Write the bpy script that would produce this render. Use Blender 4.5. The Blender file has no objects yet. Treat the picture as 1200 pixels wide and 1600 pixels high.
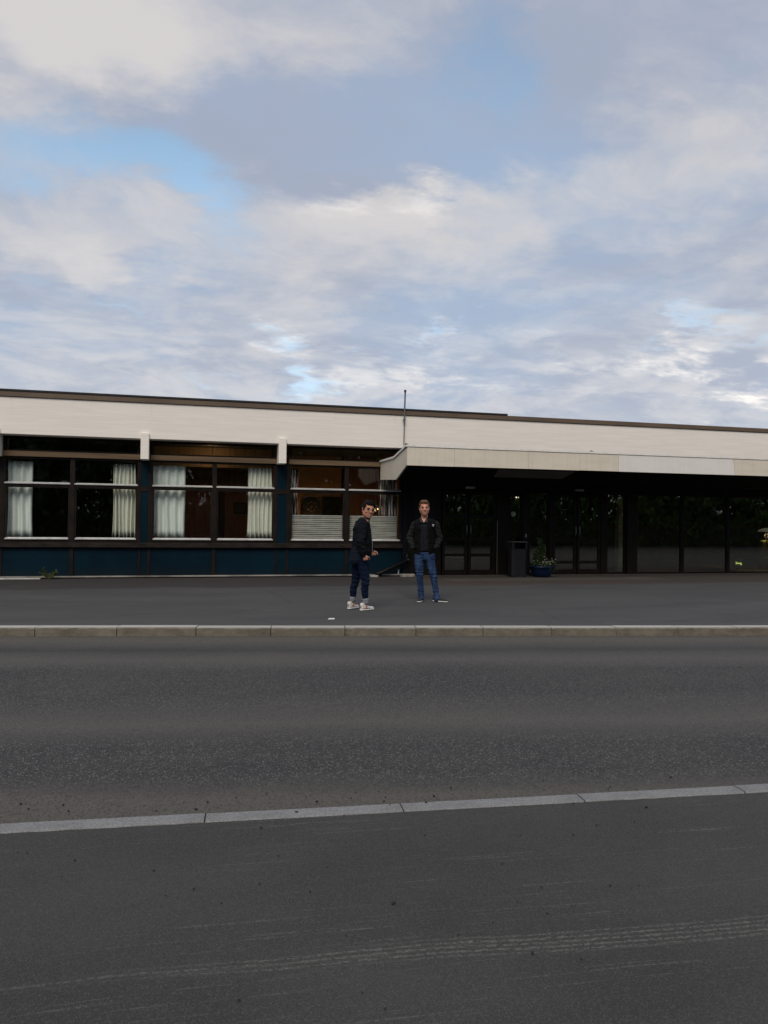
import bpy, bmesh, math, random
from mathutils import Vector, Matrix, Euler, noise
R = math.radians
random.seed(7)
C = bpy.context.scene.collection
# ------------------------------------------------------------------ camera
F_PX = 1202.0                       # focal length in pixels of a 1200 x 1600 frame
YAW, ROLL = R(14.6), math.atan(14/1200)
PITCH = math.atan(15/F_PX)
CAM_Z = 1.44                        # z = 0 is the far pavement; the road lies 0.11 lower
fw = Vector((math.sin(YAW)*math.cos(PITCH), math.cos(YAW)*math.cos(PITCH), math.sin(PITCH)))
rt = Vector((math.cos(YAW), -math.sin(YAW), 0)); up = rt.cross(fw)
cr = rt*math.cos(ROLL) + up*math.sin(ROLL); cu = up*math.cos(ROLL) - rt*math.sin(ROLL)
cam = bpy.data.cameras.new('camera'); cam_o = bpy.data.objects.new('camera', cam); C.objects.link(cam_o)
M = Matrix((cr, cu, -fw)).transposed().to_4x4(); M.translation = (0, 0, CAM_Z); cam_o.matrix_world = M
cam.sensor_fit = 'VERTICAL'; cam.sensor_height = 24; cam.lens = 24*F_PX/1600
cam.clip_end = 2000; cam.clip_start = 0.05
bpy.context.scene.camera = cam_o

def view_dir(x, y):
    return (fw + cr*((x-600)/F_PX) + cu*((800-y)/F_PX)).normalized()
def at(x, y, z=0.0):                # where the line of sight through a photo pixel meets a level plane
    d = view_dir(x, y); return Vector((0, 0, CAM_Z)) + d*((z-CAM_Z)/d.z)

# ------------------------------------------------------------------ node helper
class G:
    def __init__(s, tree): s.t = tree
    def n(s, kind, **kw):
        nd = s.t.nodes.new(kind)
        for k, v in kw.items(): setattr(nd, k, v)
        return nd
    def put(s, sock, v):
        if isinstance(v, S): s.t.links.new(v.o, sock)
        elif isinstance(v, bpy.types.NodeSocket): s.t.links.new(v, sock)
        else:
            if sock.type == 'RGBA' and hasattr(v, '__len__') and len(v) == 3: v = (*v, 1)
            sock.default_value = v
    def m(s, op, *a, clamp=False):
        nd = s.n('ShaderNodeMath', operation=op, use_clamp=clamp)
        for i, v in enumerate(a): s.put(nd.inputs[i], v)
        return S(s, nd.outputs[0])
    def mix(s, f, a, b):
        nd = s.n('ShaderNodeMix', data_type='RGBA'); s.put(nd.inputs[0], f); s.put(nd.inputs[6], a); s.put(nd.inputs[7], b)
        return S(s, nd.outputs[2])
    def noise(s, vec, scale, detail=4, rough=.55, dist=0, out=0):
        nd = s.n('ShaderNodeTexNoise'); s.put(nd.inputs['Vector'], vec)
        nd.inputs['Scale'].default_value = scale; nd.inputs['Detail'].default_value = detail
        nd.inputs['Roughness'].default_value = rough; nd.inputs['Distortion'].default_value = dist
        return S(s, nd.outputs[out])
    def voro(s, vec, scale, out='Distance', feature='F1'):
        nd = s.n('ShaderNodeTexVoronoi', feature=feature); s.put(nd.inputs['Vector'], vec); nd.inputs['Scale'].default_value = scale
        return S(s, nd.outputs[out])
    def smooth(s, v, a, b):
        nd = s.n('ShaderNodeMapRange', interpolation_type='SMOOTHSTEP'); s.put(nd.inputs[0], v)
        nd.inputs[1].default_value = a; nd.inputs[2].default_value = b
        return S(s, nd.outputs[0])
    def comb(s, x, y, z):
        nd = s.n('ShaderNodeCombineXYZ')
        for i, v in enumerate((x, y, z)): s.put(nd.inputs[i], v)
        return S(s, nd.outputs[0])
    def sep(s, v):
        nd = s.n('ShaderNodeSeparateXYZ'); s.put(nd.inputs[0], v); return [S(s, o) for o in nd.outputs]
    def scale(s, v, sx, sy, sz):
        nd = s.n('ShaderNodeMapping'); s.put(nd.inputs[0], v); nd.inputs['Scale'].default_value = (sx, sy, sz); return S(s, nd.outputs[0])
    def ramp(s, f, stops):
        nd = s.n('ShaderNodeValToRGB'); cr_ = nd.color_ramp
        while len(cr_.elements) < len(stops): cr_.elements.new(.5)
        for e, (p, c) in zip(cr_.elements, stops): e.position = p; e.color = (*c, 1)
        s.put(nd.inputs[0], f); return S(s, nd.outputs[0])
    def coord(s, k='Object'):
        nd = s.n('ShaderNodeTexCoord'); return S(s, nd.outputs[k])
    def bump(s, h, strength=.3, dist=.01):
        nd = s.n('ShaderNodeBump'); nd.inputs['Strength'].default_value = strength; nd.inputs['Distance'].default_value = dist
        s.put(nd.inputs['Height'], h); return S(s, nd.outputs[0])
class S:
    def __init__(s, g, o): s.g, s.o = g, o
    def __add__(a, b): return a.g.m('ADD', a, b)
    __radd__ = __add__
    def __sub__(a, b): return a.g.m('SUBTRACT', a, b)
    def __rsub__(a, b): return a.g.m('SUBTRACT', b, a)
    def __mul__(a, b): return a.g.m('MULTIPLY', a, b)
    __rmul__ = __mul__
    def __truediv__(a, b): return a.g.m('DIVIDE', a, b)

# ------------------------------------------------------------------ world: Nishita sky behind broken evening cloud
SUN_EL, SUN_AZ = R(46), R(202)       # azimuth clockwise from +Y: the sun stands behind the camera, to its left
w = bpy.data.worlds.new('World'); bpy.context.scene.world = w; w.use_nodes = True
w.node_tree.nodes.clear(); g = G(w.node_tree)
out = g.n('ShaderNodeOutputWorld'); bg = g.n('ShaderNodeBackground'); bg.inputs[1].default_value = 0.1
sky = g.n('ShaderNodeTexSky'); sky.sky_type = 'NISHITA'; sky.sun_disc = False
sky.sun_elevation = SUN_EL; sky.sun_rotation = SUN_AZ; sky.ozone_density = 1.6; sky.dust_density = .6; sky.air_density = 1.0
d = g.coord('Generated'); dx, dy, dz = g.sep(d)
inv = g.m('DIVIDE', 1.0, g.m('MAXIMUM', dz, 0.0) + 0.17)
p = g.comb(dx*inv, dy*inv, 0.0)
warp = g.noise(p, 1.1, 3, .5, out=1)
def mad(v, k, base):
    nd = g.n('ShaderNodeVectorMath', operation='MULTIPLY_ADD'); g.put(nd.inputs[0], v); nd.inputs[1].default_value = k; g.put(nd.inputs[2], base); return S(g, nd.outputs[0])
pw = mad(warp, (.55, .55, .0), p)
rag = g.noise(g.scale(p, 1, 1.3, 1), 2.6, 6, .6, out=1)
rag0 = g.n('ShaderNodeVectorMath', operation='SUBTRACT'); g.put(rag0.inputs[0], rag); rag0.inputs[1].default_value = (.5, .5, .5)
dr = mad(S(g, rag0.outputs[0]), (.34, .34, .20), d)
def blob(x, y, sx, sy, ang=0):       # soft, ragged patch of sky round a direction; sizes in degrees
    c = view_dir(x, y); a = c.cross(Vector((0, 0, 1))).normalized(); b = a.cross(c)
    ca, sa = math.cos(R(ang)), math.sin(R(ang)); a, b = a*ca + b*sa, b*ca - a*sa
    def dotn(v):
        nd = g.n('ShaderNodeVectorMath', operation='DOT_PRODUCT'); g.put(nd.inputs[0], dr); nd.inputs[1].default_value = v
        return S(g, nd.outputs['Value'])
    u_, v_, w_ = dotn(a)/math.sin(R(sx)), dotn(b)/math.sin(R(sy)), dotn(c)
    e = g.m('POWER', 2.718, -1.0*(u_*u_ + v_*v_))
    return e*g.m('GREATER_THAN', w_, 0.0)
low = g.smooth(dz, .45, .08)
n_big = g.noise(pw, 1.15, 6, .50); n_lit = g.noise(g.scale(pw, 1.0, 1.25, 1), 1.7, 7, .52); n_fine = g.noise(g.scale(pw, 1, 1.35, 1), 4.2, 7, .58); n_veil = g.noise(pw, 1.3, 4, .5); n_mid = g.noise(mad(rag, (.22, .22, 0), pw), 3.4, 8, .60)
gaps = (blob(130, 238, 10, 2.4, -4)*.34 + blob(250, 262, 6, 2.2, -22)*.25 + blob(30, 262, 6, 2.0, 8)*.16 + blob(570, 120, 4, 8, 10)*.22 + blob(760, 70, 3.4, 7, 20)*.34 + blob(40, 350, 5, 2.0, 0)*.16
        + blob(480, 572, 2.2, 1.8, -40)*.34 + blob(660, 524, 3.2, .8, 0)*.34 + blob(1090, 508, 7.0, .9, 8)*.30 + blob(200, 478, 7, .9, -14)*.24 + blob(330, 600, 3, .7, 0)*.26 + blob(150, 588, 3, .6, 0)*.24 + blob(805, 472, 3.5, .7, 0)*.22)
cov = g.smooth(n_big*.50 + n_mid*.50 + .16 - gaps*.72, .19, .56)
fw_ = low*.35 + .12
lit = (n_lit*(.52-fw_*.5) + n_mid*.50 + blob(650, 400, 40, 12, 0)*.02 + n_fine*fw_*.5 + blob(200, 40, 17, 6, -6)*.20 + blob(0, 30, 7, 9, 0)*.12 + blob(480, 350, 16, 3.2, 3)*.12 + blob(1130, 210, 7, 7, 0)*.13 + blob(640, 325, 5, 1.6, 0)*.14 + blob(880, 300, 8, 4, 0)*.08 + blob(230, 400, 9, 2, 0)*.09
        + blob(350, 690, 40, 4.0, 0)*.08 - blob(260, 178, 19, 3.4, 4)*.20 - blob(780, 530, 9, 1.8, 4)*.22 - blob(950, 583, 10, 1.6, -3)*.16 - blob(1000, 430, 13, 2.2, -3)*.13 - blob(560, 510, 4, 1.3, 0)*.13 - blob(150, 440, 15, 1.6, 0)*.12 - blob(560, 240, 9, 3, 0)*.10 - blob(850, 150, 12, 6, 0)*.14)
glow = blob(1090, 560, 7, 1.4, 2)*.9 + blob(1180, 590, 4, .9, 0)*.9 + blob(490, 572, 2.6, 1.3, -30)*.7 + blob(655, 585, 6, .8, 0)*.45 + blob(640, 318, 3.0, .7, 0)*.5 + blob(660, 526, 3, .8, 0)*.5 + blob(1185, 190, 2, 2.5, 0)*.25
shade = g.smooth(lit - blob(830, 120, 14, 9, 0)*.07, .40, .76)
veil = g.smooth(n_veil, .40, .62)
dark = g.mix(veil*.8, (3.40, 3.85, 4.90), (3.15, 4.25, 5.95))
ccol = g.mix(shade, dark, (6.1, 5.9, 5.9))
ccol = g.mix(low*.45, ccol, (4.9, 5.4, 6.3))
wisp = g.smooth(n_mid*.6 + n_fine*.4, .40, .62)
ccol = g.mix(wisp*low*.6, ccol, (6.6, 6.6, 6.75))
hi = g.m('MULTIPLY', glow*1.1, g.smooth(n_fine*.5 + n_mid*.5, .44, .60), clamp=True)
ccol = g.mix(hi, ccol, (9.6, 9.2, 8.8))
scol = g.n('ShaderNodeMix', data_type='RGBA', blend_type='MULTIPLY'); scol.inputs[0].default_value = 1
g.put(scol.inputs[6], sky.outputs[0]); scol.inputs[7].default_value = (2.25, 2.15, 1.80, 1)
scol2 = g.mix(low*.75, S(g, scol.outputs[2]), (5.9, 7.4, 9.3))
g.put(bg.inputs[0], g.mix(cov, scol2, ccol)); w.node_tree.links.new(bg.outputs[0], out.inputs[0])

sl = bpy.data.lights.new('sun', 'SUN'); sl.energy = 2.0; sl.angle = R(30); sl.color = (1, .91, .80)
so = bpy.data.objects.new('sun', sl); C.objects.link(so)
sd = Vector((math.sin(SUN_AZ)*math.cos(SUN_EL), math.cos(SUN_AZ)*math.cos(SUN_EL), math.sin(SUN_EL)))
so.rotation_euler = sd.to_track_quat('Z', 'Y').to_euler(); so.location = sd*60
vs = bpy.context.scene.view_settings
vs.view_transform = 'Standard'; vs.look = 'None'; vs.exposure = 0.12; vs.gamma = 1; vs.use_curve_mapping = False
bpy.context.scene.cycles.max_bounces = 8; bpy.context.scene.cycles.transparent_max_bounces = 16

# ------------------------------------------------------------------ materials
def mat(name, col, rough=.6, metal=0, spec=.5, fn=None):
    m = bpy.data.materials.new(name); m.use_nodes = True; b = m.node_tree.nodes['Principled BSDF']
    b.inputs['Base Color'].default_value = (*col, 1); b.inputs['Roughness'].default_value = rough
    b.inputs['Metallic'].default_value = metal; b.inputs['Specular IOR Level'].default_value = spec
    if fn: fn(G(m.node_tree), b)
    return m
def varied(col, amt=.25, scale=6, stretch=(1, 1, 1), bump=0, bdist=.004, bscale=None):
    def fn(g, b):
        c = g.scale(g.coord(), *stretch)
        n = g.noise(c, scale, 6, .6)
        f = g.smooth(n, .3, .7)
        g.put(b.inputs['Base Color'], g.mix(f, tuple(x*(1-amt) for x in col), tuple(min(1, x*(1+amt)) for x in col)))
        if bump: g.put(b.inputs['Normal'], g.bump(g.noise(c, bscale or scale*4, 5, .6), bump, bdist))
    return fn
def vmat(name, col, rough=.6, amt=.2, scale=5, **kw):
    spec = kw.pop('spec', .4); metal = kw.pop('metal', 0)
    return mat(name, col, rough, metal, spec, varied(col, amt, scale, **kw))
def concrete_fn(g, b):
    co = g.coord(); x, y, z = g.sep(co)
    st = g.noise(g.scale(co, .5, 1, 9), 2.0, 6, .6); ln = g.noise(g.scale(co, .8, 1, 26), 2.0, 4, .6)
    pt = g.noise(co, 2.2, 6, .65)
    board = g.m('ABSOLUTE', g.m('FRACT', z*8.3) - .5)       # board marks every 12 cm
    groove = g.smooth(board, .46, .5)*g.smooth(g.noise(g.scale(co, 1.2, 1, 8.3), 1.5, 3), .45, .62)
    c = g.mix(g.smooth(st, .35, .7), (.78, .725, .655), (.84, .785, .715))
    c = g.mix(g.smooth(pt, .62, .78)*.35, c, (.68, .62, .54))
    flake = g.smooth(g.noise(g.scale(co, 1.2, 1, 4), 7, 5, .7), .69, .74)
    c = g.mix(flake*.5, c, (.48, .43, .38))
    drip = g.smooth(g.noise(g.scale(co, 14, 1, .7), 1.6, 5, .65), .60, .76)*g.smooth(z, 3.5, 4.3)
    c = g.mix(drip*.30, c, (.47, .43, .37))
    g.put(b.inputs['Base Color'], c)
    g.put(b.inputs['Normal'], g.bump(ln*.6 + st*.4 - groove*.8 - flake*.6, .30, .005))
M_CONC = mat('painted_concrete', (.74, .7, .65), .75, 0, .3, concrete_fn)
def fascia_mat(name, c0, c1):
    def fn(g, b):
        co = g.coord(); n = g.noise(g.scale(co, .6, 1, 3), 2.4, 6, .65); sp = g.noise(co, 34, 3, .6)
        dr = g.noise(g.scale(co, 7, 3, .4), 2, 4, .6)
        c = g.mix(g.smooth(n*.6 + dr*.4, .36, .62), c0, c1)
        c = g.mix(g.smooth(sp, .70, .76)*.55, c, tuple(v*.45 for v in c0))
        z = g.sep(co)[2]
        rust = g.smooth(g.noise(g.scale(co, 9, 9, 2), 2.2, 5, .7), .60, .74)
        c = g.mix(rust*.22, c, tuple(v*q for v, q in zip(c0, (.62, .55, .42))))
        g.put(b.inputs['Base Color'], c); g.put(b.inputs['Normal'], g.bump(n, .2, .006))
    return mat(name, c0, .55, 0, .35, fn)
M_FASC = fascia_mat('beige_board', (.60, .535, .43), (.66, .60, .50))
M_FASC2 = fascia_mat('pale_board', (.68, .65, .60), (.72, .695, .65))
M_CAP = vmat('cap_flashing', (.74, .71, .66), .5, .08)
M_TRIM = vmat('brown_metal_trim', (.115, .079, .052), .5, .15, 3, stretch=(.3, 1, 1))
M_TRIM2 = vmat('brown_timber', (.125, .079, .040), .6, .3, 4, stretch=(.15, 1, 3), bump=.3)
M_BLACK = vmat('black_roofing', (.012, .012, .013), .7, .3)
M_FRAME = vmat('dark_timber_frame', (.0105, .0065, .0048), .6, .45, 7, stretch=(.6, 1, .6), bump=.25, spec=.16)
M_SILL = vmat('weathered_sill', (.017, .012, .0095), .75, .6, 9, stretch=(.3, 1, 1), bump=.4, spec=.2)
def blue_fn(g, b):
    co = g.coord(); n = g.noise(co, .8, 4, .6); s_ = g.noise(g.scale(co, 3, 1, .6), 3, 6, .65); z = g.sep(co)[2]
    c = g.mix(g.smooth(n, .3, .7), (.0011, .0085, .0155), (.0022, .0150, .0250))
    c = g.mix(g.smooth(s_, .55, .75)*.4, c, (.004, .011, .016))
    sc = g.smooth(g.noise(g.scale(co, 2, 2, 2), 14, 5, .7), .645, .67)
    c = g.mix(sc*.75, c, (.003, .004, .006))
    dirt = g.smooth(z + (n-.5)*.5, .34, .02)
    c = g.mix(dirt*.35, c, (.012, .013, .012))
    g.put(b.inputs['Base Color'], c); b.inputs['Roughness'].default_value = .5
    g.put(b.inputs['Normal'], g.bump(n, .12, .01))
M_BLUE = mat('blue_panel_paint', (.01, .03, .05), .45, 0, .08, blue_fn)
M_ALU = vmat('aluminium', (.43, .425, .405), .4, .15, metal=.0)
M_STEEL = vmat('dull_steel', (.22, .22, .22), .4, .2, metal=.6)
M_DARKMETAL = vmat('dark_metal', (.035, .035, .037), .45, .3)
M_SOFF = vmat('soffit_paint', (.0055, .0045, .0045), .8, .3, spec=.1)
M_SOFF2 = vmat('soffit_panel_paint', (.085, .082, .078), .5, .15)
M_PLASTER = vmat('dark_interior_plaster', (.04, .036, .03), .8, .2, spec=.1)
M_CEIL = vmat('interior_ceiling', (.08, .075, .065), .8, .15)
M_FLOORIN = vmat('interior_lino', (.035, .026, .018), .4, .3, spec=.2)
M_REDWOOD = vmat('red_brown_panelling', (.30, .105, .052), .5, .3, 3, stretch=(7, 1, .3))
M_ORANGE = vmat('ochre_wall', (.50, .255, .085), .7, .15, 3)
M_ORANGEWOOD = vmat('orange_wood_panelling', (.30, .115, .040), .5, .3, 3, stretch=(9, 1, .3))
def glass_mat(name, tint, refl=1.0, ior=1.5):
    m = bpy.data.materials.new(name); m.use_nodes = True; t = m.node_tree; t.nodes.clear(); g = G(t)
    o = g.n('ShaderNodeOutputMaterial'); tr = g.n('ShaderNodeBsdfTransparent'); tr.inputs[0].default_value = (*tint, 1)
    gl = g.n('ShaderNodeBsdfGlossy'); gl.inputs['Roughness'].default_value = .012; gl.inputs[0].default_value = (refl, refl, refl, 1)
    fr = g.n('ShaderNodeFresnel'); geo = g.n('ShaderNodeNewGeometry'); g.put(fr.inputs[0], S(g, geo.outputs['Backfacing'])*(1/ior - ior) + ior)
    nb = g.bump(g.noise(g.coord(), 1.3, 2, .5), .05, .02); g.put(gl.inputs['Normal'], nb)
    mx = g.n('ShaderNodeMixShader'); t.links.new(fr.outputs[0], mx.inputs[0]); t.links.new(tr.outputs[0], mx.inputs[1]); t.links.new(gl.outputs[0], mx.inputs[2])
    t.links.new(mx.outputs[0], o.inputs[0]); return m
M_GLASS = glass_mat('window_glass', (.97, .98, .97)); M_GLASS_D = glass_mat('entrance_glass', (.80, .80, .70), 1.0, 2.0)

# ground
KX, KY, KS = 2.61, 10.10, -.172       # far kerb foot: a point and its slope
NX, NY, NS = 1.16, 4.09, -.083        # near flush kerb, far edge
def far_y(x): return KY + KS*(x-KX)
def near_y(x): return NY + NS*(x-NX)
def road_fn(g, b):
    co = g.coord(); x, y, z = g.sep(co)
    v = (KY - y + KS*(x-KX))/math.hypot(1, KS)
    wob = g.noise(g.scale(co, .35, 1.2, 1), 1.2, 4, .6) - .5
    vv = v + wob*.45
    L = (.081, .0745, .0675); D = (.0325, .0308, .0312); B = (.083, .0745, .0635); Mi = (.054, .0505, .0472)
    k = 1/6.6
    c = g.ramp(vv*k, [(0, B), (.42*k, B), (.85*k, Mi), (1.1*k, D), (1.3*k, Mi), (1.75*k, L), (2.1*k, Mi), (2.35*k, D), (3.4*k, D), (3.95*k, Mi),
                      (4.45*k, L), (4.75*k, Mi), (5.05*k, D), (5.6*k, D), (5.86*k, Mi), (6.05*k, B), (1, B)])
    pat = g.noise(g.scale(co, .6, 1, 1), .9, 6, .65)
    c2 = g.mix(g.smooth(pat, .35, .68)*.28, c, (.08, .075, .065))
    sp = g.voro(co, 75); spn = g.noise(co, 40, 3, .6)
    sp2 = g.voro(g.scale(co, 1, .55, 1), 58); sc2 = g.sep(g.voro(g.scale(co, 1, .55, 1), 58, 'Color'))[0]
    stone = g.m('MAXIMUM', g.smooth(sp, .42, .26)*g.smooth(spn, .45, .58), g.smooth(sp2, .34, .20)*g.smooth(sc2, .62, .80))
    expo = g.smooth(g.m('ABSOLUTE', vv-2.95), 1.3, .75) + g.smooth(g.m('ABSOLUTE', vv-5.3), .62, .35) + .18
    c2 = g.mix(g.m('MULTIPLY', stone, expo, clamp=True)*.85, c2, (.165, .157, .145))
    gr = g.noise(g.scale(co, 1, .5, 1), 85, 4, .75)
    c2 = g.mix(g.smooth(gr, .50, .36)*.60, c2, (.016, .016, .016))
    c2 = g.mix(g.smooth(gr, .54, .68)*.40, c2, (.135, .13, .12))
    g.put(b.inputs['Base Color'], c2)
    g.put(b.inputs['Normal'], g.bump(sp*-.5 + gr*.8, .55, .006)); b.inputs['Roughness'].default_value = .85
M_ROAD = mat('worn_road_asphalt', (.06, .06, .06), .85, 0, .3, road_fn)
def apron_fn(g, b):
    co = g.coord(); x, y, z = g.sep(co)
    base = g.noise(g.scale(co, .5, 1, 1), 1.1, 5, .6); fine = g.noise(g.scale(co, 1, .7, 1), 190, 4, .75); mid = g.noise(co, 42, 4, .65)
    c = g.mix(g.smooth(base, .3, .7), (.0365, .035, .034), (.0515, .0495, .0472))
    c = g.mix(g.smooth(fine, .53, .66)*.55, c, (.13, .127, .122)); c = g.mix(g.smooth(fine, .47, .36)*.5, c, (.012, .012, .013))
    c = g.mix(g.smooth(mid, .58, .74)*.28, c, (.10, .098, .094))
    # dusty tyre marks: lines drawn along the wheel direction
    l0 = y + .085*x                     # across the main track
    wig = (g.noise(g.scale(co, .5, .1, 1), 1.5, 2, .5)-.5)*.16
    rag = (g.noise(co, 55, 4, .75)-.5)*.030 + (g.noise(g.scale(co, 1, 3, 1), 9, 3, .6)-.5)*.012
    l = l0 + wig + rag
    cen = 2.735
    inside = g.smooth(g.m('ABSOLUTE', l-cen), .078, .05)
    ribs = g.smooth(g.m('ABSOLUTE', g.m('FRACT', (l-cen)*34.0) - .5), .20, .40)
    brk = g.smooth(g.noise(g.scale(co, 5, 14, 1), 3, 5, .75), .26, .50)*.8 + .2
    inside = g.smooth(g.m('ABSOLUTE', l-cen) + g.smooth(x, 1.3, -.6)*.045, .078, .05)
    fade = g.smooth(x, -1.0, 1.3)*.6 + .4
    grainy = g.smooth(g.noise(co, 85, 4, .8), .36, .58)
    dust = g.m('MULTIPLY', inside*fade, (ribs*.85 + .22)*brk*grainy*1.15, clamp=True)
    # thin streaks of dust either side
    l2 = y + .055*x + (g.noise(g.scale(co, .6, .1, 1), 1.2, 2, .5)-.5)*.12
    sn = g.noise(g.comb(x*.55, l2*30.0, 0.0), 1.6, 5, .65)
    area = g.smooth(g.noise(g.scale(co, .45, 2.2, 1), 1.6, 3, .6), .42, .56)
    streak = g.smooth(sn, .56, .64)*area*g.smooth(g.noise(co, 60, 3, .7), .42, .55)*.62
    tot = g.m('MAXIMUM', dust*.95, streak*.85)
    c = g.mix(inside*fade*.35, c, (.026, .026, .026)); c = g.mix(tot, c, (.135, .131, .117))
    g.put(b.inputs['Base Color'], c)
    edge = inside*fade
    g.put(b.inputs['Normal'], g.bump(fine*.7 + mid*.5 + dust*1.6*edge, .6, .006)); b.inputs['Roughness'].default_value = .88
M_APRON = mat('near_asphalt', (.06, .06, .06), .88, 0, .3, apron_fn)
def pave_fn(g, b):
    co = g.coord(); x, y, z = g.sep(co)
    base = g.noise(g.scale(co, .35, 1.2, 1), .9, 6, .62); fine = g.noise(co, 110, 3, .7)
    c = g.mix(g.smooth(base, .32, .68), (.050, .0485, .048), (.065, .0625, .0605))
    yb = y + (g.noise(co, .5, 3, .6)-.5)*.7
    left = g.smooth(x + (g.noise(co, .8, 3, .6)-.5)*1.2, 5.9, 5.3)
    strip = g.smooth(yb, 16.55, 16.85)
    c = g.mix(strip*left*.85, c, (.030, .027, .025))
    ent = g.smooth(yb, 16.4, 16.9)*(1.0-left)
    c = g.mix(ent*.9, c, (.050, .041, .034))
    red = g.smooth(g.m('ABSOLUTE', yb-16.9), .42, .2)*(1.0-left)*g.smooth(x, 13, 10)
    c = g.mix(red*.5, c, (.062, .040, .034))
    slab = g.smooth(g.m('ABSOLUTE', y-18.2), .42, .36)*g.smooth(x, 6.3, 6.5)*g.smooth(x, 12.6, 12.2)
    c = g.mix(slab*.5, c, (.085, .075, .062))
    st = g.smooth(g.noise(g.comb(x*.5, y*3.2, 0.0), 1.1, 4, .6), .63, .72)
    c = g.mix(st*.5, c, (.115, .11, .10))
    dk = g.smooth(g.noise(g.scale(co, .7, 2.0, 1), 1.3, 5, .65), .56, .68); c = g.mix(dk*.35, c, (.030, .028, .028))
    lo = g.smooth(y - KS*(x-KX) + base*.5, KY+1.2, KY+.3)
    c = g.mix(lo*.35, c, (.088, .085, .078))
    c = g.mix(g.smooth(fine, .54, .74)*.30, c, (.12, .115, .11)); c = g.mix(g.smooth(fine, .46, .3)*.4, c, (.02, .02, .02))
    tar = g.smooth(g.m('ABSOLUTE', g.voro(g.scale(co, .22, .5, 1), 1.0, feature='DISTANCE_TO_EDGE') - 0.0), .012, .004)
    c = g.mix(tar*.2, c, (.022, .021, .021))
    g.put(b.inputs['Base Color'], c); g.put(b.inputs['Normal'], g.bump(fine*.6 + base, .4, .006)); b.inputs['Roughness'].default_value = .85
M_PAVE = mat('pavement_asphalt', (.06, .06, .06), .85, 0, .3, pave_fn)
def kerb_fn(g, b):
    co = g.coord(); x, y, z = g.sep(co)
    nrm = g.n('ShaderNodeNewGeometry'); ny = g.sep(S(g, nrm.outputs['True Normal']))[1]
    oi = g.n('ShaderNodeObjectInfo'); rnd = S(g, oi.outputs['Random'])
    wv_ = g.n('ShaderNodeVectorMath', operation='ADD'); g.put(wv_.inputs[0], co); g.put(wv_.inputs[1], g.comb(rnd*37.0, rnd*11.0, 0.0)); co = S(g, wv_.outputs[0])
    sp = g.noise(co, 120, 3, .7); n = g.noise(co, 3.2, 6, .65); big = g.noise(g.scale(co, 1, 1, 3), 8, 5, .7)
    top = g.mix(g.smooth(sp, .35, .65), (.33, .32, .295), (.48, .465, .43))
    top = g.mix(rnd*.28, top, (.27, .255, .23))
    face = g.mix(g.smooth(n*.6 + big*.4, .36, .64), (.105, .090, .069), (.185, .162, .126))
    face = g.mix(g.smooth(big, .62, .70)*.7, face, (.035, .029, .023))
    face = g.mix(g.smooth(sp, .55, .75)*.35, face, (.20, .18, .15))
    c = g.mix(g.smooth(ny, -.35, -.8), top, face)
    g.put(b.inputs['Base Color'], c); g.put(b.inputs['Normal'], g.bump(big*.7 + sp*.4, .6, .008)); b.inputs['Roughness'].default_value = .85
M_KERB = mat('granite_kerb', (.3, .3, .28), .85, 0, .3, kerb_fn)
def flush_fn(g, b):
    co = g.coord(); oi = g.n('ShaderNodeObjectInfo'); rnd = S(g, oi.outputs['Random'])
    sp = g.noise(co, 130, 3, .75); n = g.noise(co, 5, 5, .6)
    c = g.mix(g.smooth(sp, .36, .66), (.15, .15, .15), (.27, .272, .27)); c = g.mix(g.smooth(n, .45, .68)*.45, c, (.11, .107, .10))
    c = g.mix(rnd*.2, c, (.14, .138, .13))
    g.put(b.inputs['Base Color'], c); g.put(b.inputs['Normal'], g.bump(sp, .5, .004)); b.inputs['Roughness'].default_value = .85
M_FLUSH = mat('flush_granite', (.24, .24, .24), .85, 0, .3, flush_fn)
M_SOIL = vmat('rough_ground', (.06, .065, .04), .95, .4, .6)
M_GRASS = vmat('grass_bank', (.022, .036, .011), .9, .4, 2)

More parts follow.
